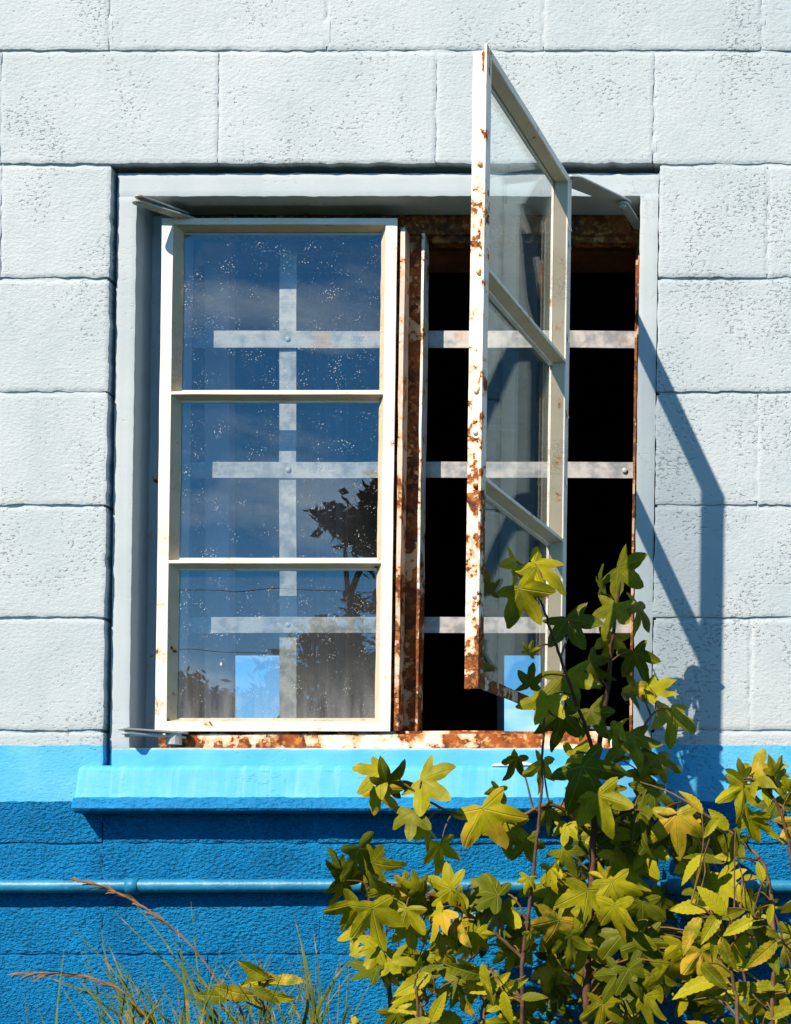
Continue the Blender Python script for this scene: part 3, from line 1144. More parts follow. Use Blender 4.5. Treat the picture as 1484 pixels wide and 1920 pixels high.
# ------------------------------------------------------------------ plants
def leaf_mat(name, star, hue=0.0):
    m = N(name)
    tc = m.new('ShaderNodeTexCoord')
    o = tc.outputs['Object']
    oi = m.new('ShaderNodeObjectInfo')
    rnd = oi.outputs['Random']
    sep = m.new('ShaderNodeSeparateXYZ')
    m.set(sep.inputs[0], o)
    x, y = sep.outputs['X'], sep.outputs['Y']
    d = None
    if star:
        for an in (0, 52, -52, 105, -105):
            a = math.radians(an)
            c, sn = math.sin(a), math.cos(a)
            proj = m.math('ADD', m.math('MULTIPLY', x, c), m.math('MULTIPLY', y, sn))
            per = m.math('ABSOLUTE', m.math('SUBTRACT', m.math('MULTIPLY', x, sn), m.math('MULTIPLY', y, c)))
            pen = m.math('MULTIPLY', m.math('LESS_THAN', proj, 0.0), 1.0)
            dd = m.math('ADD', per, pen)
            d = dd if d is None else m.math('MINIMUM', d, dd)
        vein = m.math('SUBTRACT', 1.0, m.ramp(d, 0.004, 0.020))
    else:
        mid = m.math('SUBTRACT', 1.0, m.ramp(m.math('ABSOLUTE', x), 0.006, 0.022))
        side = m.math('PINGPONG', m.math('SUBTRACT', y, m.math('MULTIPLY', m.math('ABSOLUTE', x), 0.75)), 0.06)
        sv = m.math('SUBTRACT', 1.0, m.ramp(side, 0.004, 0.014))
        vein = m.math('MAXIMUM', mid, m.math('MULTIPLY', sv, 0.55))
    off = m.new('ShaderNodeVectorMath', operation='ADD')
    m.set(off.inputs[0], o)
    cmb = m.new('ShaderNodeCombineXYZ')
    m.set(cmb.inputs[2], m.math('MULTIPLY', rnd, 37.0))
    m.set(off.inputs[1], cmb.outputs[0])
    n = m.noise(off.outputs[0], 2.2, 4, 0.6)
    n2 = m.noise(off.outputs[0], 9, 3, 0.6)
    g1 = (0.085, 0.105, 0.003)
    g2 = (0.330, 0.305, 0.005)
    col = m.mix(m.ramp(m.math('ADD', m.math('MULTIPLY', rnd, 0.55), m.math('MULTIPLY', n, 0.6)), 0.36 - hue, 0.86 - hue), g1, g2)
    # yellowing and brown spots on some leaves
    old = m.ramp(m.math('FRACT', m.math('MULTIPLY', rnd, 7.31)), 0.78, 0.95)
    col = m.mix(m.math('MULTIPLY', old, m.ramp(n, 0.4, 0.65)), col, (0.46, 0.30, 0.025))
    spot = m.math('MULTIPLY', m.ramp(n2, 0.66, 0.72), m.ramp(m.math('FRACT', m.math('MULTIPLY', rnd, 3.7)), 0.4, 0.8))
    col = m.mix(m.math('MULTIPLY', spot, 0.8), col, (0.16, 0.075, 0.020))
    col = m.mix(m.math('MULTIPLY', vein, 0.28), col, (0.36, 0.37, 0.05))
    h = m.math('ADD', m.math('MULTIPLY', vein, -0.6), m.math('MULTIPLY', n2, 0.5))
    nrm = m.bump(h, 0.0014, 0.8)
    pr = m.principled(col, m.ramp(n2, 0.3, 0.7, 0.42, 0.6), nrm, spec=0.14)
    tl = m.new('ShaderNodeBsdfTranslucent')
    m.set(tl.inputs['Color'], m.mix(1.0, col, (1.0, 1.0, 0.35), blend='MULTIPLY'))
    mx = m.new('ShaderNodeMixShader')
    mx.inputs[0].default_value = 0.17
    m.set(mx.inputs[1], pr)
    m.set(mx.inputs[2], tl.outputs[0])
    return m.done(mx.outputs[0])


M_STAR = leaf_mat('sweetgum_leaf', True)
M_OVAL = leaf_mat('toothed_leaflet', False, 0.12)
M_BARK = simple('brown_stem_bark', (0.085, 0.040, 0.022), 0.75, 0.35, 60, 0.001, 200)
M_TWIG = simple('green_red_twig', (0.13, 0.075, 0.025), 0.6, 0.35, 40)


def star_leaf(seed):
    r = random.Random(seed)
    lob = [(0, 1.0), (52, .93), (-52, .93), (105, .66), (-105, .66)]
    lob = [(a + r.uniform(-5, 5), L * r.uniform(.9, 1.08)) for a, L in lob]
    out = []
    n = 72
    for i in range(n):
        th = -180 + 360 * i / n
        best = 0
        for a, L in lob:
            dl = abs((th - a + 180) % 360 - 180)
            core = .38 if abs(th) < 112 else .38 * max(.16, 1 - (abs(th) - 112) / 58)
            half = 27 if abs(a) < 80 else 23
            best = max(best, core + max(0, L - core) * max(0, 1 - dl / half) ** .90)
        best *= 1 + .035 * math.sin(i * 2.9 + seed) * (1 if i % 2 else -.4)
        out.append((math.radians(th), best))
    curl, fold, tw, droop = r.uniform(.05, .75), r.uniform(.05, .42), r.uniform(-.5, .5), r.uniform(.0, .9)
    ph = [r.uniform(0, 6.28) for _ in range(3)]
    V, F = [(0, 0, 0)], []
    rings = (.36, .70, 1.0)

    def shape(x, y):
        q = math.hypot(x, y)
        th = math.atan2(x, y)
        near = min(abs((math.degrees(th) - a + 180) % 360 - 180) for a, _ in lob)
        z = -fold * q * min(near, 28) / 28 * .55
        z -= curl * max(0, q - .3) ** 2 * .8
        z -= droop * max(0, y - .25) ** 2 * .55
        z += .085 * math.sin(5 * x + ph[0]) * q + .07 * math.sin(7 * y + ph[1]) * q + .03 * math.sin(13 * (x + y) + ph[2]) * q
        z += tw * x * y * .6
        return z
    for k in rings:
        for th, rr in out:
            x, y = math.sin(th) * rr * k, math.cos(th) * rr * k
            V.append((x, y, shape(x, y)))
    for i in range(n):
        j = (i + 1) % n
        F.append((0, 1 + j, 1 + i))
        for q in range(2):
            a = 1 + q * n
            F.append((a + i, a + j, a + n + j, a + n + i))
    me = mesh_np('leaf', V, F, True)
    me.materials.append(M_STAR)
    return me


def oval_leaf(seed, width=.40):
    r = random.Random(seed)
    n = 15
    fold, droop, curl = r.uniform(.12, .40), r.uniform(.05, .35), r.uniform(-.15, .3)
    V, F = [], []
    for i in range(n + 1):
        t = i / n
        w = width * .5 * (math.sin(math.pi * t ** .78) ** .85 if 0 < t < 1 else 0) + .003
        ser = .92 if i % 2 else 1.06
        zc = -droop * t * t
        bend = curl * .15 * math.sin(3.1 * t)
        for u in (-1, -.5, 0, .5, 1):
            uu = u * w * (ser if abs(u) == 1 else 1)
            V.append((uu + bend, t, zc + fold * abs(uu) + .012 * math.sin(9 * t + seed + 3 * u)))
    for i in range(n):
        for j in range(4):
            a = i * 5 + j
            F.append((a, a + 1, a + 6, a + 5))
    me = mesh_np('leaf', V, F, True)
    me.materials.append(M_OVAL)
    return me


STARS = [star_leaf(i + 1) for i in range(24)]
OVALS = [oval_leaf(i + 50) for i in range(8)]


def place_leaf(parent, mesh, base, tip, normal, size, r):
    y = tip.normalized()
    z = (normal - y * normal.dot(y)).normalized()
    x = y.cross(z)
    M = Matrix((x, y, z)).transposed().to_4x4()
    o = bpy.data.objects.new('leaf', mesh)
    COL.objects.link(o)
    o.parent = parent
    sx = size * r.uniform(.9, 1.08)
    o.matrix_world = Matrix.Translation(base) @ M @ Matrix.Diagonal((sx, size, size, 1))
    o.matrix_basis = Matrix.Translation(base) @ M @ Matrix.Diagonal((sx, size, size, 1))
    return o


class Plant:
    def __init__(self, name, label, cat, seed, group=None):
        self.root = thing(name, label, cat, group)
        self.samples = []
        self.tw = []
        self.r = random.Random(seed)

    def stem(self, name, ctrl, r0, r1, mat=None):
        pts = spline([P(*c) for c in ctrl], 8)
        rr = self.r
        pts = [p + Vector((rr.uniform(-1, 1), rr.uniform(-1, 1), 0)) * .0012 for p in pts]
        n = len(pts)
        rad = [r0 + (r1 - r0) * i / (n - 1) for i in range(n)]
        v, f = tube_data(pts, rad, 8)
        me = mesh_np(name, v, f, True)
        link(name, me, mat or M_BARK, self.root)
        self.samples += list(zip(pts, rad))

    def leaf(self, px, py, size, ang, Y, meshes, narrow=0.0, scale=.68, petiole=True, jitter=18, away=False):
        r = self.r
        a = math.radians(ang + r.uniform(-jitter, jitter))
        L = size * scale / 1000 * (1 + Y / D)
        c = P(px, py, Y)
        tip = Vector((math.cos(a), r.uniform(-.45, .25), math.sin(a))).normalized()
        nrm = Vector((-.10 + r.gauss(0, .65), -1, .35 + r.gauss(0, .65)))
        if away:                       # leaves turned from the sun, inside the bush
            nrm = Vector((.75 + r.gauss(0, .4), -.5 + r.gauss(0, .2), -.15 + r.gauss(0, .35)))
        if narrow:
            nrm = Vector((narrow * 1.6, -.55, .35 + r.uniform(-.3, .3)))
        if meshes is OVALS:
            base = c - tip * (L * .5)
        else:
            base = c - tip * (L * .30)
        place_leaf(self.root, r.choice(meshes), base, tip, nrm, L, r)
        if petiole and self.samples:
            q = base + Vector((0, 0, -.03))
            s = min(self.samples, key=lambda w: (w[0] - q).length)
            d = (s[0] - base).length
            if d < .30:
                midp = (base + s[0]) / 2 + Vector((r.uniform(-.01, .01), r.uniform(-.01, .01), .12 * d))
                pts = spline([s[0], midp, base + tip * (.02 * L)], 4)
                v, f = tube_data(pts, [min(s[1], .0016 + d * .006) + (.0010 - min(s[1], .0016 + d * .006)) * k / (len(pts) - 1) for k in range(len(pts))], 5)
                link('leaf_stalk', mesh_np('leaf_stalk', v, f, True), M_TWIG, self.root)

    def finish(self):
        pass


# --- the tall sapling in front of the open sash
A = Plant('sweetgum_sapling', 'tall sapling with star-shaped leaves reaching up before the open sash', 'sapling', 1)
A.stem('trunk', [(1096, 2500, -.30), (1100, 1880, -.27), (1108, 1700, -.25), (1114, 1540, -.23), (1120, 1430, -.22), (1140, 1290, -.20), (1152, 1170, -.18), (1166, 1085, -.17)], .0085, .0022)
A.stem('branch', [(1119, 1440, -.22), (1108, 1390, -.28), (1072, 1290, -.36), (1040, 1200, -.42), (1016, 1130, -.45)], .004, .0018)
A.stem('branch', [(1112, 1570, -.23), (1040, 1510, -.28), (960, 1535, -.30), (868, 1529, -.32), (800, 1500, -.34), (740, 1455, -.35)], .0038, .0016, M_TWIG)
A.stem('branch', [(1122, 1440, -.22), (1165, 1410, -.22), (1205, 1365, -.22), (1235, 1325, -.22)], .0035, .0016, M_TWIG)
A.stem('branch', [(1112, 1560, -.23), (1180, 1520, -.26), (1250, 1530, -.28)], .0034, .0016)
Aleaves = [
    (971, 1066, 80, -95, -.46, .9), (1022, 1068, 118, -40, -.45, 0), (985, 1125, 122, -72, -.48, 0), (1073, 1178, 105, -60, -.36, 0),
    (996, 1217, 42, 60, -.46, .5), (1172, 1078, 105, -35, -.18, 0), (1147, 1153, 100, -100, -.22, 0), (1200, 1150, 95, -95, -.15, .7),
    (1124, 1093, 70, 90, -.17, -.8), (1147, 1212, 85, -120, -.17, 0), (1196, 1242, 95, -78, -.18, 0), (1234, 1293, 95, -25, -.20, 0),
    (1188, 1300, 84, -120, -.20, 0), (1263, 1352, 112, -95, -.18, .4), (1116, 1255, 90, -40, -.22, 0), (1066, 1286, 115, -60, -.33, 0),
    (1018, 1322, 92, -100, -.38, 0), (997, 1272, 72, 60, -.42, .4), (1050, 1360, 115, -80, -.30, 0), (1114, 1347, 95, -70, -.24, 0),
    (1150, 1375, 84, -90, -.25, -.6), (1191, 1395, 105, -60, -.24, 0), (1092, 1420, 95, 10, -.28, .3), (1020, 1446, 92, -95, -.30, .95),
    (1109, 1462, 145, -75, -.30, 0), (1155, 1485, 66, -30, -.28, 0), (1130, 1515, 125, -80, -.30, 0), (1240, 1435, 95, -70, -.2, .3),
    (1199, 1545, 138, -85, -.27, 0), (1270, 1552, 125, -80, -.28, 0), (1172, 1582, 130, -100, -.20, 0), (917, 1542, 135, -60, -.33, 0),
    (948, 1562, 105, -90, -.28, 0), (990, 1590, 75, -90, -.28, 0), (1030, 1532, 75, -70, -.28, .4), (1060, 1560, 66, -100, -.26, 0),
    (1064, 1606, 76, -45, -.26, 0), (1034, 1642, 72, -90, -.26, 0), (1194, 1634, 105, -90, -.18, 0), (1090, 1500, 80, -120, -.27, 0),
    (700, 1458, 94, -130, -.36, 0), (738, 1462, 84, 30, -.36, 0), (716, 1492, 88, -70, -.35, 0), (806, 1474, 114, -15, -.35, 0),
    (770, 1540, 92, -95, -.36, 0), (800, 1562, 70, -90, -.33, .8), (828, 1602, 90, -92, -.34, .5), (1210, 1460, 90, -60, -.2, 0),
    (934, 1490, 60, -90, -.31, .6), (967, 1435, 74, -92, -.31, .95), (1145, 1430, 80, 40, -.24, 0), (1225, 1500, 100, -70, -.22, 0),
    (1099, 1693, 118, -92, -.34, 0), (1156, 1673, 98, -70, -.32, 0), (1062, 1696, 88, -120, -.33, 0), (1154, 1722, 120, -80, -.35, 0),
    (1206, 1712, 98, -85, -.30, 0), (1040, 1745, 108, -105, -.36, .3), (1072, 1772, 90, -80, -.36, 0), (1174, 1772, 118, -90, -.33, 0),
    (1221, 1784, 104, -60, -.33, 0), (1040, 1826, 92, -60, -.30, 0), (1149, 1842, 98, -110, -.36, 0), (1186, 1832, 84, -70, -.37, 0),
    (1226, 1846, 92, -90, -.36, 0), (1260, 1828, 100, -80, -.36, 0), (1280, 1788, 90, -100, -.34, .3), (1320, 1808, 122, -95, -.36, .2),
    (1130, 1640, 60, 100, -.28, 0), (1110, 1780, 90, -60, -.3, 0), (1330, 1770, 80, -80, -.3, 0), (1210, 1890, 100, -90, -.36, 0), (1130, 1900, 100, -90, -.34, 0)]
for (x, y, sz, an, Y, nw) in Aleaves:
    A.leaf(x, y, sz, an, Y, STARS, nw)
for i in range(70):                       # inner foliage nearer the wall
    A.leaf(A.r.uniform(1030, 1370), A.r.uniform(1510, 1900), A.r.uniform(70, 120), -90, A.r.uniform(-.24, -.06), STARS, 0, jitter=60, away=i % 4 != 0)
for i in range(34):
    A.leaf(A.r.uniform(960, 1320), A.r.uniform(1900, 2320), A.r.uniform(70, 120), -90, A.r.uniform(-.45, -.12), STARS, 0, jitter=60)
A.finish()

# --- thin sapling with a long side branch
B = Plant('sweetgum_sapling', 'thin leaning sapling with a long side branch across the blue pipe', 'sapling', 2)
B.stem('trunk', [(974, 2500, -.42), (979, 1880, -.40), (988, 1740, -.38), (1003, 1610, -.36), (1014, 1500, -.35), (1018, 1400, -.34), (1022, 1340, -.34)], .0042, .0016)
B.stem('branch', [(985, 1800, -.39), (930, 1752, -.40), (850, 1695, -.41), (760, 1662, -.42), (720, 1655, -.42)], .0032, .0014, M_TWIG)
B.stem('branch', [(990, 1730, -.38), (960, 1680, -.38), (900, 1670, -.38)], .002, .0012, M_TWIG)
for (x, y, sz, an, Y, nw) in [(830, 1660, 96, 160, -.42, 0), (772, 1690, 92, -150, -.42, 0), (757, 1722, 90, -120, -.44, 0), (820, 1726, 92, -110, -.44, 0),
                              (862, 1690, 84, -60, -.43, 0), (856, 1746, 84, -90, -.44, 0), (902, 1762, 66, -60, -.43, 0), (938, 1725, 108, -80, -.36, 0),
                              (912, 1672, 110, 175, -.40, .2), (905, 1692, 110, -165, -.40, .5), (800, 1700, 80, -90, -.40, 0), (770, 1750, 80, -80, -.41, 0),
                              (832, 1770, 70, -95, -.42, .4), (880, 1780, 60, -100, -.42, .5), (990, 1655, 46, -100, -.38, .3), (782, 1655, 60, 100, -.43, 0),
                              (760, 1652, 50, 60, -.43, 0), (960, 1790, 90, -90, -.36, 0), (1000, 1760, 60, -60, -.38, .6), (735, 1690, 80, -80, -.40, 0)]:
    B.leaf(x, y, sz, an, Y, STARS, nw)
for i in range(30):
    B.leaf(B.r.uniform(720, 1010), B.r.uniform(1710, 1890), B.r.uniform(60, 95), -90, B.r.uniform(-.34, -.10), STARS, 0, jitter=60, away=i % 3 != 0)
for i in range(18):
    B.leaf(B.r.uniform(820, 1010), B.r.uniform(1900, 2300), B.r.uniform(60, 95), -90, B.r.uniform(-.5, -.3), STARS, 0, jitter=60)
B.finish()

# --- short sapling left of it
C = Plant('sweetgum_sapling', 'short sapling with large bright star leaves in front of the blue pipe', 'sapling', 3)
C.stem('trunk', [(742, 2500, -.46), (733, 1900, -.44), (712, 1790, -.43), (694, 1700, -.42), (684, 1630, -.42)], .0045, .0018)
for (x, y, sz, an, Y, nw) in [(684, 1610, 108, -80, -.44, 0), (712, 1622, 90, -10, -.43, 0), (636, 1618, 74, 95, -.43, .9), (700, 1652, 96, -40, -.45, 0),
                              (640, 1668, 90, -95, -.44, .8), (662, 1712, 100, -110, -.45, .3), (705, 1728, 128, -70, -.47, 0), (722, 1680, 76, -110, -.42, .4),
                              (660, 1750, 70, -150, -.42, .3), (676, 1648, 90, -140, -.41, 0), (690, 1782, 92, 175, -.46, .4), (690, 1812, 92, 170, -.47, .4),
                              (745, 1800, 80, 20, -.46, .3), (735, 1830, 60, -30, -.44, .3), (650, 1640, 60, 140, -.4, 0)]:
    C.leaf(x, y, sz, an, Y, STARS, nw)
for i in range(14):
    C.leaf(C.r.uniform(660, 800), C.r.uniform(1900, 2300), C.r.uniform(60, 95), -90, C.r.uniform(-.55, -.35), STARS, 0, jitter=60)
C.finish()

# --- sapling at the right-hand side
E = Plant('sweetgum_sapling', 'slim sapling with drooping star leaves right of the sash shadow', 'sapling', 4)
E.stem('trunk', [(1520, 2500, -.34), (1505, 1900, -.32), (1492, 1700, -.3), (1476, 1560, -.28), (1440, 1480, -.27), (1400, 1460, -.26)], .005, .0016)
E.stem('branch', [(1516, 2300, -.32), (1440, 2000, -.24), (1400, 1850, -.20), (1372, 1720, -.18), (1350, 1640, -.17)], .0038, .0014)
E.stem('branch', [(1400, 1850, -.20), (1350, 1800, -.17), (1310, 1700, -.15)], .0024, .0012)
E.stem('branch', [(1505, 1900, -.32), (1480, 1800, -.22), (1450, 1700, -.18), (1440, 1640, -.17)], .0026, .0012)
for (x, y, sz, an, Y, nw) in [(1428, 1446, 96, 40, -.27, 0), (1396, 1494, 100, -95, -.28, 0), (1420, 1548, 106, -50, -.28, 0), (1384, 1456, 66, 160, -.26, 0),
                              (1452, 1468, 86, -20, -.26, 0), (1462, 1520, 90, -70, -.27, 0), (1500, 1560, 100, -80, -.28, 0), (1500, 1480, 90, 0, -.28, 0), (1460, 1440, 70, 60, -.27, 0)]:
    E.leaf(x, y, sz, an, Y, STARS, nw)
for i in range(44):
    E.leaf(E.r.uniform(1290, 1580), E.r.uniform(1600, 2150), E.r.uniform(70, 110), -90, E.r.uniform(-.34, -.08), STARS, 0, jitter=60, away=i % 5 != 0)
E.finish()

# --- shrub with toothed oval leaflets, lower right
G = Plant('elm_shrub', 'yellow-green shrub with toothed oval leaves at the lower right', 'shrub', 5)
G.stem('stem', [(1452, 2500, -.50), (1450, 1900, -.48), (1452, 1760, -.46), (1440, 1640, -.44), (1400, 1585, -.43), (1335, 1535, -.42), (1265, 1490, -.41), (1200, 1466, -.40)], .0045, .0012, M_TWIG)
G.stem('stem', [(1380, 2500, -.52), (1384, 1940, -.52), (1376, 1850, -.52), (1362, 1760, -.52), (1330, 1712, -.53), (1296, 1694, -.54)], .004, .0012, M_TWIG)
G.stem('branch', [(1450, 1800, -.47), (1430, 1730, -.50), (1395, 1705, -.52), (1350, 1705, -.53)], .002, .001, M_TWIG)
for (x, y, sz, an) in [(1299, 1502, 66, 125), (1348, 1537, 58, 130), (1334, 1552, 50, -130), (1377, 1588, 66, -100), (1294, 1628, 76, -140), (1320, 1612, 84, 175),
                       (1362, 1606, 46, 170), (1390, 1576, 44, 10), (1365, 1632, 54, -150), (1428, 1633, 46, 95), (1408, 1645, 36, 20), (1434, 1660, 40, -60),
                       (1294, 1705, 84, 172), (1338, 1688, 82, 138), (1394, 1682, 66, 122), (1374, 1714, 58, 12), (1296, 1752, 84, -118), (1334, 1738, 74, -125),
                       (1364, 1790, 74, -72), (1388, 1784, 78, -112), (1428, 1756, 58, -80), (1446, 1750, 50, -40), (1402, 1734, 70, 170), (1415, 1720, 60, 20),
                       (1384, 1740, 70, -160), (1430, 1790, 80, -130), (1450, 1800, 60, -60), (1342, 1775, 62, -80), (1306, 1850, 100, -170), (1405, 1855, 90, 170),
                       (1440, 1850, 70, 10), (1370, 1868, 80, 190), (1440, 1700, 50, 30), (1412, 1700, 44, 100), (1446, 1716, 44, -100)]:
    G.leaf(x, y, sz, an, -.50 + G.r.uniform(-.05, .05), OVALS, 0, scale=.95, jitter=8)
for i in range(48):
    G.leaf(G.r.uniform(1310, 1560), G.r.uniform(1800, 2300), G.r.uniform(55, 85), G.r.choice((-60, -90, -120, 170, 10)), G.r.uniform(-.55, -.3), OVALS, 0, scale=.95, jitter=25)
G.finish()

# --- low pinnate plant at the foot, and a bramble
H = Plant('pinnate_seedling', 'low bright seedling with feathery toothed leaflets before the thin sapling', 'seedling', 6)
H.stem('stem', [(790, 2500, -.62), (788, 1960, -.60), (800, 1880, -.60), (850, 1840, -.60), (930, 1815, -.60)], .003, .001, M_TWIG)
H.stem('stem', [(790, 2500, -.62), (784, 1920, -.62), (778, 1850, -.62), (790, 1815, -.62)], .003, .001, M_TWIG)
H.stem('stem', [(900, 2500, -.60), (905, 1950, -.58), (930, 1870, -.58), (985, 1830, -.58)], .003, .001, M_TWIG)
for (x, y, sz, an) in [(786, 1828, 66, 60), (800, 1818, 56, 40), (772, 1846, 84, -160), (768, 1862, 80, -150), (846, 1828, 72, 160), (872, 1822, 76, 165), (886, 1812, 66, -20),
                       (858, 1846, 64, -110), (886, 1838, 60, -100), (912, 1836, 62, -80), (900, 1856, 74, 170), (920, 1858, 54, -70), (938, 1838, 50, 30), (832, 1862, 62, 70),
                       (792, 1854, 60, -80), (960, 1850, 60, 20), (760, 1880, 80, -160), (820, 1890, 70, 60), (870, 1880, 70, 120), (940, 1880, 66, 30), (1000, 1868, 50, 20)]:
    H.leaf(x, y, sz, an, -.60 + H.r.uniform(-.03, .03), OVALS, 0, scale=1.0, jitter=8)
for i in range(40):
    H.leaf(H.r.uniform(730, 1010), H.r.uniform(1890, 2350), H.r.uniform(55, 85), H.r.choice((-60, -120, 170, 10)), H.r.uniform(-.68, -.5), OVALS, 0, scale=.95, jitter=25)
H.finish()
J = Plant('bramble_shoot', 'small bramble shoot with toothed green and orange leaves among the grass', 'bramble', 8)
J.stem('stem', [(500, 2500, -.56), (498, 1960, -.55), (492, 1880, -.55), (488, 1840, -.55), (520, 1836, -.55)], .003, .001, M_TWIG)
for (x, y, sz, an) in [(474, 1820, 70, 150), (506, 1838, 74, 10), (544, 1838, 60, 0), (480, 1840, 60, -160), (432, 1862, 90, 175), (470, 1866, 70, 150), (495, 1866, 60, -30),
                       (400, 1868, 70, 175), (520, 1872, 60, -20)]:
    J.leaf(x, y, sz, an, -.56 + J.r.uniform(-.03, .03), OVALS, 0, scale=1.0, jitter=6)
for i in range(22):
    J.leaf(J.r.uniform(390, 600), J.r.uniform(1890, 2350), J.r.uniform(55, 85), J.r.choice((-60, -120, 170, 10)), J.r.uniform(-.64, -.46), OVALS, 0, scale=.95, jitter=25)
J.finish()


# ------------------------------------------------------------------ long grass
def grass_mat():
    m = N('long_grass_blade')
    p = m.pos()
    c = m.mix(m.ramp(m.noise(p, 18, 3), 0.35, 0.65), (0.060, 0.100, 0.008), (0.17, 0.19, 0.018))
    c = m.mix(m.ramp(m.noise(p, 33, 2), 0.60, 0.68), c, (0.34, 0.22, 0.09))
    return m.done(m.principled(c, 0.55, None, spec=0.3))


M_GRASS = grass_mat()
M_DRY = simple('dry_grass_straw', (0.22, 0.12, 0.05), 0.8, 0.4, 40)


def blade(ctrl, w, parts, flat=None):
    pts = spline(ctrl, 6)
    n = len(pts)
    V, F = [], []
    for i, p in enumerate(pts):
        t = i / (n - 1)
        d = (pts[min(i + 1, n - 1)] - pts[max(i - 1, 0)]).normalized()
        side = d.cross(flat or Vector((0, 1, 0))).normalized()
        ww = w * (1 - t ** 2.2) + .0002
        nn = d.cross(side) * (ww * .35)
        V += [tuple(p - side * ww), tuple(p + nn), tuple(p + side * ww)]
    for i in range(n - 1):
        a = i * 3
        F += [(a, a + 1, a + 4, a + 3), (a + 1, a + 2, a + 5, a + 4)]
    parts.append((V, F))


gr = random.Random(21)
parts = []
# blades the photograph shows: base px, mid, tip
for (b, mid, tip) in [((300, 1990), (215, 1850), (188, 1735)), ((310, 1990), (250, 1880), (197, 1755)), ((420, 1990), (330, 1800), (250, 1690)), ((430, 1990), (350, 1850), (215, 1710)),
                      ((350, 1990), (345, 1830), (332, 1735)), ((400, 1990), (375, 1850), (358, 1690)), ((410, 1990), (372, 1880), (318, 1750)), ((250, 1990), (240, 1860), (130, 1735)),
                      ((330, 1990), (300, 1900), (222, 1820)), ((560, 1990), (578, 1870), (562, 1755)), ((575, 1990), (600, 1880), (588, 1745)), ((600, 1990), (610, 1900), (640, 1790)),
                      ((590, 1990), (586, 1860), (552, 1720)), ((490, 1990), (492, 1870), (487, 1790)), ((580, 1990), (620, 1850), (690, 1770)), ((240, 1990), (190, 1880), (80, 1830)),
                      ((300, 1990), (260, 1890), (110, 1845)), ((455, 1990), (410, 1880), (330, 1780)), ((380, 1990), (400, 1880), (440, 1800)), ((640, 1990), (650, 1890), (655, 1800))]:
    Y = gr.uniform(-.5, -.36)
    blade([P(b[0] + gr.uniform(-60, 60), 2500, Y), P(b[0], b[1], Y), P(mid[0], mid[1], Y - .02), P(tip[0], tip[1], Y - .03)], gr.uniform(.0020, .0034), parts, Vector((gr.uniform(-.5, .5), 1, 0)))
for i in range(260):
    bx = gr.choice((gr.gauss(330, 70), gr.gauss(400, 60), gr.gauss(590, 45), gr.uniform(60, 720)))
    Y = gr.uniform(-.62, -.22)
    h = gr.uniform(1815, 2150) if gr.random() < .72 else gr.uniform(1770, 1880)
    dx = gr.gauss(-20, 75)
    blade([P(bx, 2500, Y), P(bx + dx * .25, (2500 + h) / 2, Y), P(bx + dx * .6, h + (2500 - h) * .2, Y - .01), P(bx + dx * 1.3, h, Y - .02)], gr.uniform(.0014, .0028), parts, Vector((gr.uniform(-.8, .8), 1, 0)))
v, f = merge(parts)
tag(link('long_grass', mesh_np('long_grass', v, f, True), M_GRASS), 'tangle of long thin grass blades at the foot of the blue wall', 'grass', kind='stuff')
# two dry seed stalks
for ctrl, lab in (([(470, 2500, -.5), (462, 1960, -.52), (420, 1860, -.54), (360, 1775, -.55), (290, 1715, -.56), (215, 1672, -.56), (150, 1652, -.56)], 'dry brown grass stalk drooping in front of the blue pipe'),
                  ([(300, 2500, -.5), (290, 1990, -.52), (250, 1880, -.53), (190, 1840, -.54), (120, 1826, -.55), (40, 1826, -.55)], 'dry straw stalk bent low and level over the grass')):
    st = thing('dry_grass_stalk', lab, 'grass stalk')
    pts = spline([P(*c) for c in ctrl], 8)
    v, f = tube_data(pts, [.0022 - .0014 * i / (len(pts) - 1) for i in range(len(pts))], 6)
    link('stalk', mesh_np('stalk', v, f, True), M_DRY, st)
    hd = []
    for i in range(len(pts) - 22, len(pts) - 1):
        for k in range(1 + i % 2):
            d = (pts[i + 1] - pts[i]).normalized()
            q = (d + Vector((gr.uniform(-.25, .25), gr.uniform(-.3, .3), gr.uniform(-.35, .2)))).normalized()
            blade([pts[i], pts[i] + q * .016, pts[i] + q * gr.uniform(.020, .032) + Vector((0, 0, -.003))], .0012, hd, Vector((gr.uniform(-1, 1), 1, gr.uniform(-1, 1))))
    v, f = merge(hd)
    link('seed_head', mesh_np('seed_head', v, f, True), M_DRY, st)

# ------------------------------------------------------------------ trees, wires across the yard (seen in the panes)
def crown_mat(name, a, b):
    m = N(name)
    p = m.pos()
    return m.done(m.principled(m.mix(m.ramp(m.noise(p, 3.0, 4, 0.6), 0.35, 0.65), a, b), 0.7, None, spec=0.2))


M_CROWN = crown_mat('dark_tree_leaves', (0.018, 0.030, 0.008), (0.050, 0.070, 0.016))
M_RED = crown_mat('reddish_leaves', (0.045, 0.016, 0.010), (0.095, 0.035, 0.018))
M_LIGHTG = crown_mat('fresh_leaves', (0.05, 0.075, 0.012), (0.10, 0.13, 0.03))


def across(px, py, d):
    """where something mirrored in the closed panes stands, d metres along the view"""
    return Vector(((px - CX) / 2900 * d + cam.location.x, -(d - D) + .15, (HY - py) / 2900 * d + cam.location.z))


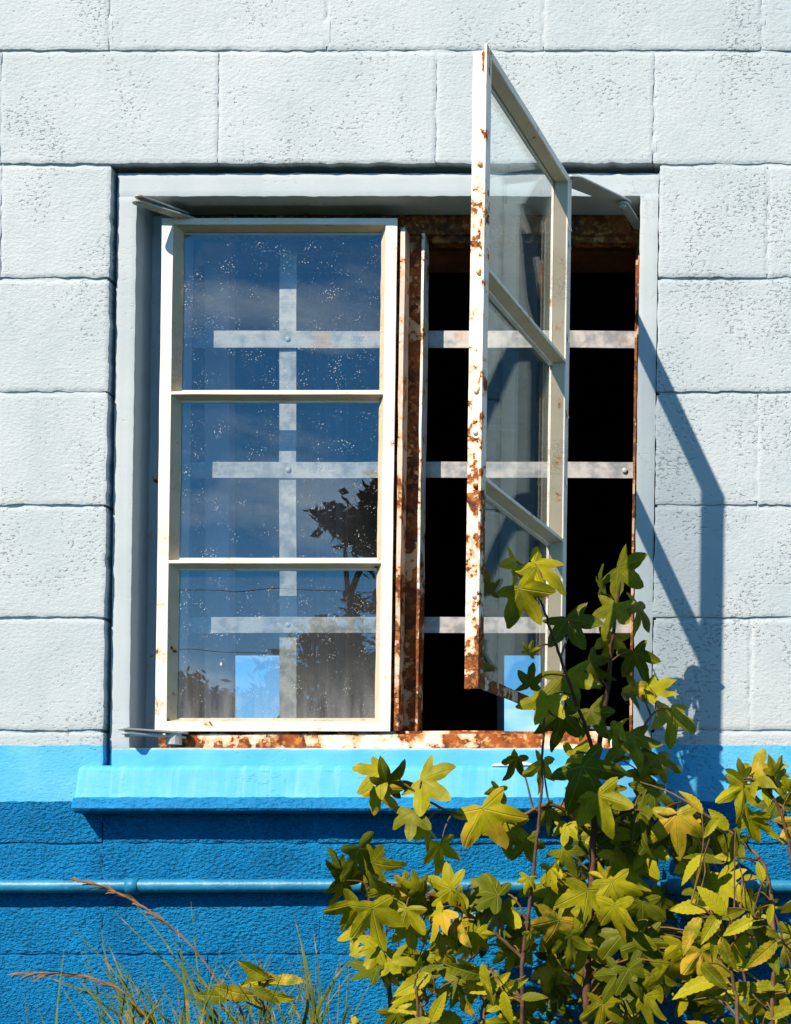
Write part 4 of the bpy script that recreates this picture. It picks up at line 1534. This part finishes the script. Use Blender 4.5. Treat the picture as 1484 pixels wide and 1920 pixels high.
def tree(label, foot, clumps, leaf, mat, n, seed, trunk_r=.09, cat='tree', name='yard_tree'):
    r = random.Random(seed)
    root = thing(name, label, cat)
    parts = []
    top = max(clumps, key=lambda c: c[0].z)[0]
    base = Vector((foot.x, foot.y, GROUND - .02))
    midp = base.lerp(top, .5) + Vector((r.uniform(-.2, .2), r.uniform(-.2, .2), 0))
    pts = spline([base, midp, top], 8)
    parts.append(tube_data(pts, [trunk_r * (1 - .85 * i / (len(pts) - 1)) for i in range(len(pts))], 8))
    for c, rx, rz in clumps:
        s = min(pts[:-3], key=lambda q: (q - (c - Vector((0, 0, rz)))).length)
        parts.append(tube_data(spline([s, (s + c) / 2 + Vector((0, 0, .1)), c], 5), [trunk_r * .4 * (1 - .8 * k / 10) for k in range(11)], 6))
    v, f = merge(parts)
    link('trunk', mesh_np('trunk', v, f, True), M_BARK, root)
    tot = sum(a * a * b for _, a, b in clumps)
    V, F = [], []
    for c, rx, rz in clumps:
        sub = []
        for _ in range(max(5, int(14 * rx / (rx + .6)))):
            while True:
                q = Vector((r.uniform(-1, 1), r.uniform(-1, 1), r.uniform(-1, 1)))
                if .15 < q.length < 1:
                    break
            sub.append(Vector((q.x * rx, q.y * rx, q.z * rz)))
        for _ in range(int(n * rx * rx * rz / tot)):
            s = r.choice(sub)
            q = c + s + Vector((r.gauss(0, 1) * rx * .2, r.gauss(0, 1) * rx * .2, r.gauss(0, 1) * rz * .2))
            a = Vector((r.uniform(-1, 1), r.uniform(-1, 1), r.uniform(-1, 1))).normalized()
            b = a.cross(Vector((r.uniform(-1, 1), r.uniform(-1, 1), r.uniform(-1, 1)))).normalized()
            L = leaf * r.uniform(.6, 1.3)
            i = len(V)
            V += [tuple(q - a * L), tuple(q + b * L * .45), tuple(q + a * L), tuple(q - b * L * .45)]
            F.append((i, i + 1, i + 2, i + 3))
    link('crown', mesh_np('crown', V, F), mat, root)
    return root


ac = across
tree('dark tree across the yard, mirrored at the right of the middle pane', ac(730, 1400, 16), [(ac(650, 985, 16), .42, .30), (ac(745, 985, 16), .62, .45), (ac(700, 1110, 16), .30, .25), (ac(650, 1270, 16), .62, .50), (ac(745, 1250, 16), .7, .6), (ac(600, 1330, 16), .55, .45)], .075, M_CROWN, 6500, 3)
tree('reddish shrub across the yard, mirrored at the left of the bottom pane', ac(390, 1400, 14), [(ac(390, 1330, 14), .38, .36), (ac(360, 1400, 14), .45, .5), (ac(430, 1420, 14), .45, .5)], .05, M_RED, 4200, 4, .05, 'shrub', 'yard_shrub')
tree('fresh green shrub across the yard beside the reddish one', ac(500, 1420, 15), [(ac(480, 1350, 15), .42, .32), (ac(540, 1365, 15), .45, .36), (ac(500, 1450, 15), .6, .6)], .05, M_LIGHTG, 4200, 5, .05, 'shrub', 'yard_shrub')
for k, (px, py, d, R_, lab) in enumerate([(250, 1330, 38, 2.6, 'broad far tree beyond the yard wires, behind the reddish shrub'), (470, 1355, 42, 2.6, 'rounded far tree beyond the yard wires, behind the green shrub'),
                                         (620, 1320, 40, 2.8, 'tall far tree beyond the yard wires, behind the dark tree'), (820, 1300, 44, 3.2, 'wide far tree beyond the wires, to the right of the dark tree')]):
    c = ac(px, py + 70, d)
    tree(lab, c, [(c + Vector((0, 0, .3)), R_ * .8, R_ * .5), (c + Vector((R_ * .5, 0, -.8)), R_ * .7, R_ * .5), (c + Vector((-R_ * .6, 0, -1.0)), R_ * .7, R_ * .5)], .20, M_CROWN, 2600, 30 + k, .2)
poles = [Vector((-30, -24, GROUND)), Vector((18, -21, GROUND))]
M_POLE = simple('grey_pole_timber', (0.12, 0.09, 0.07), 0.9, 0.3)
for p_, lab in zip(poles, ('timber utility pole far to the left across the yard', 'timber utility pole far to the right across the yard')):
    root = thing('utility_pole', lab, 'utility pole', 'utility poles across the yard')
    v, f = tube_data([p_ - Vector((0, 0, .05)), p_ + Vector((0, 0, 7.4))], [.15, .10], 12)
    link('post', mesh_np('post', v, f, True), M_POLE, root)
    link('crossarm', boxmesh('crossarm', p_.x - .05, p_.x + .05, p_.y - .8, p_.y + .8, p_.z + 6.7, p_.z + 6.82, .01), M_POLE, root)
M_WIRE = simple('black_cable', (0.02, 0.02, 0.02), 0.6)
for h, sag, lab in ((6.84, .9, 'uppermost black cable strung between the utility poles'), (6.05, 1.0, 'middle black cable strung between the utility poles'), (5.2, .9, 'lowest black cable strung between the utility poles')):
    pts = []
    for i in range(33):
        t = i / 32
        q = poles[0].lerp(poles[1], t)
        pts.append(Vector((q.x, q.y + (.6 if h > 6.5 else 0), q.z + h - sag * 4 * t * (1 - t))))
    v, f = tube_data(pts, .008, 6)
    tag(link('overhead_cable', mesh_np('overhead_cable', v, f, True), M_WIRE), lab, 'cable', 'overhead cables')
# bushes on the far side of the building, seen through its back windows
for k, (x, y, z, lab) in enumerate([(-2.75, 9.0, .22, 'green bush behind the building, seen through the left back window'), (-1.1, 8.5, -.15, 'green bush behind the building, seen through the right back window')]):
    c = Vector((x, y, z))
    tree(lab, c, [(c, .7, .4), (c + Vector((.4, 0, -.5)), .7, .5), (c + Vector((-.4, 0, -.6)), .7, .5)], .06, M_LIGHTG, 2600, 60 + k, .05, 'bush', 'back_bush')
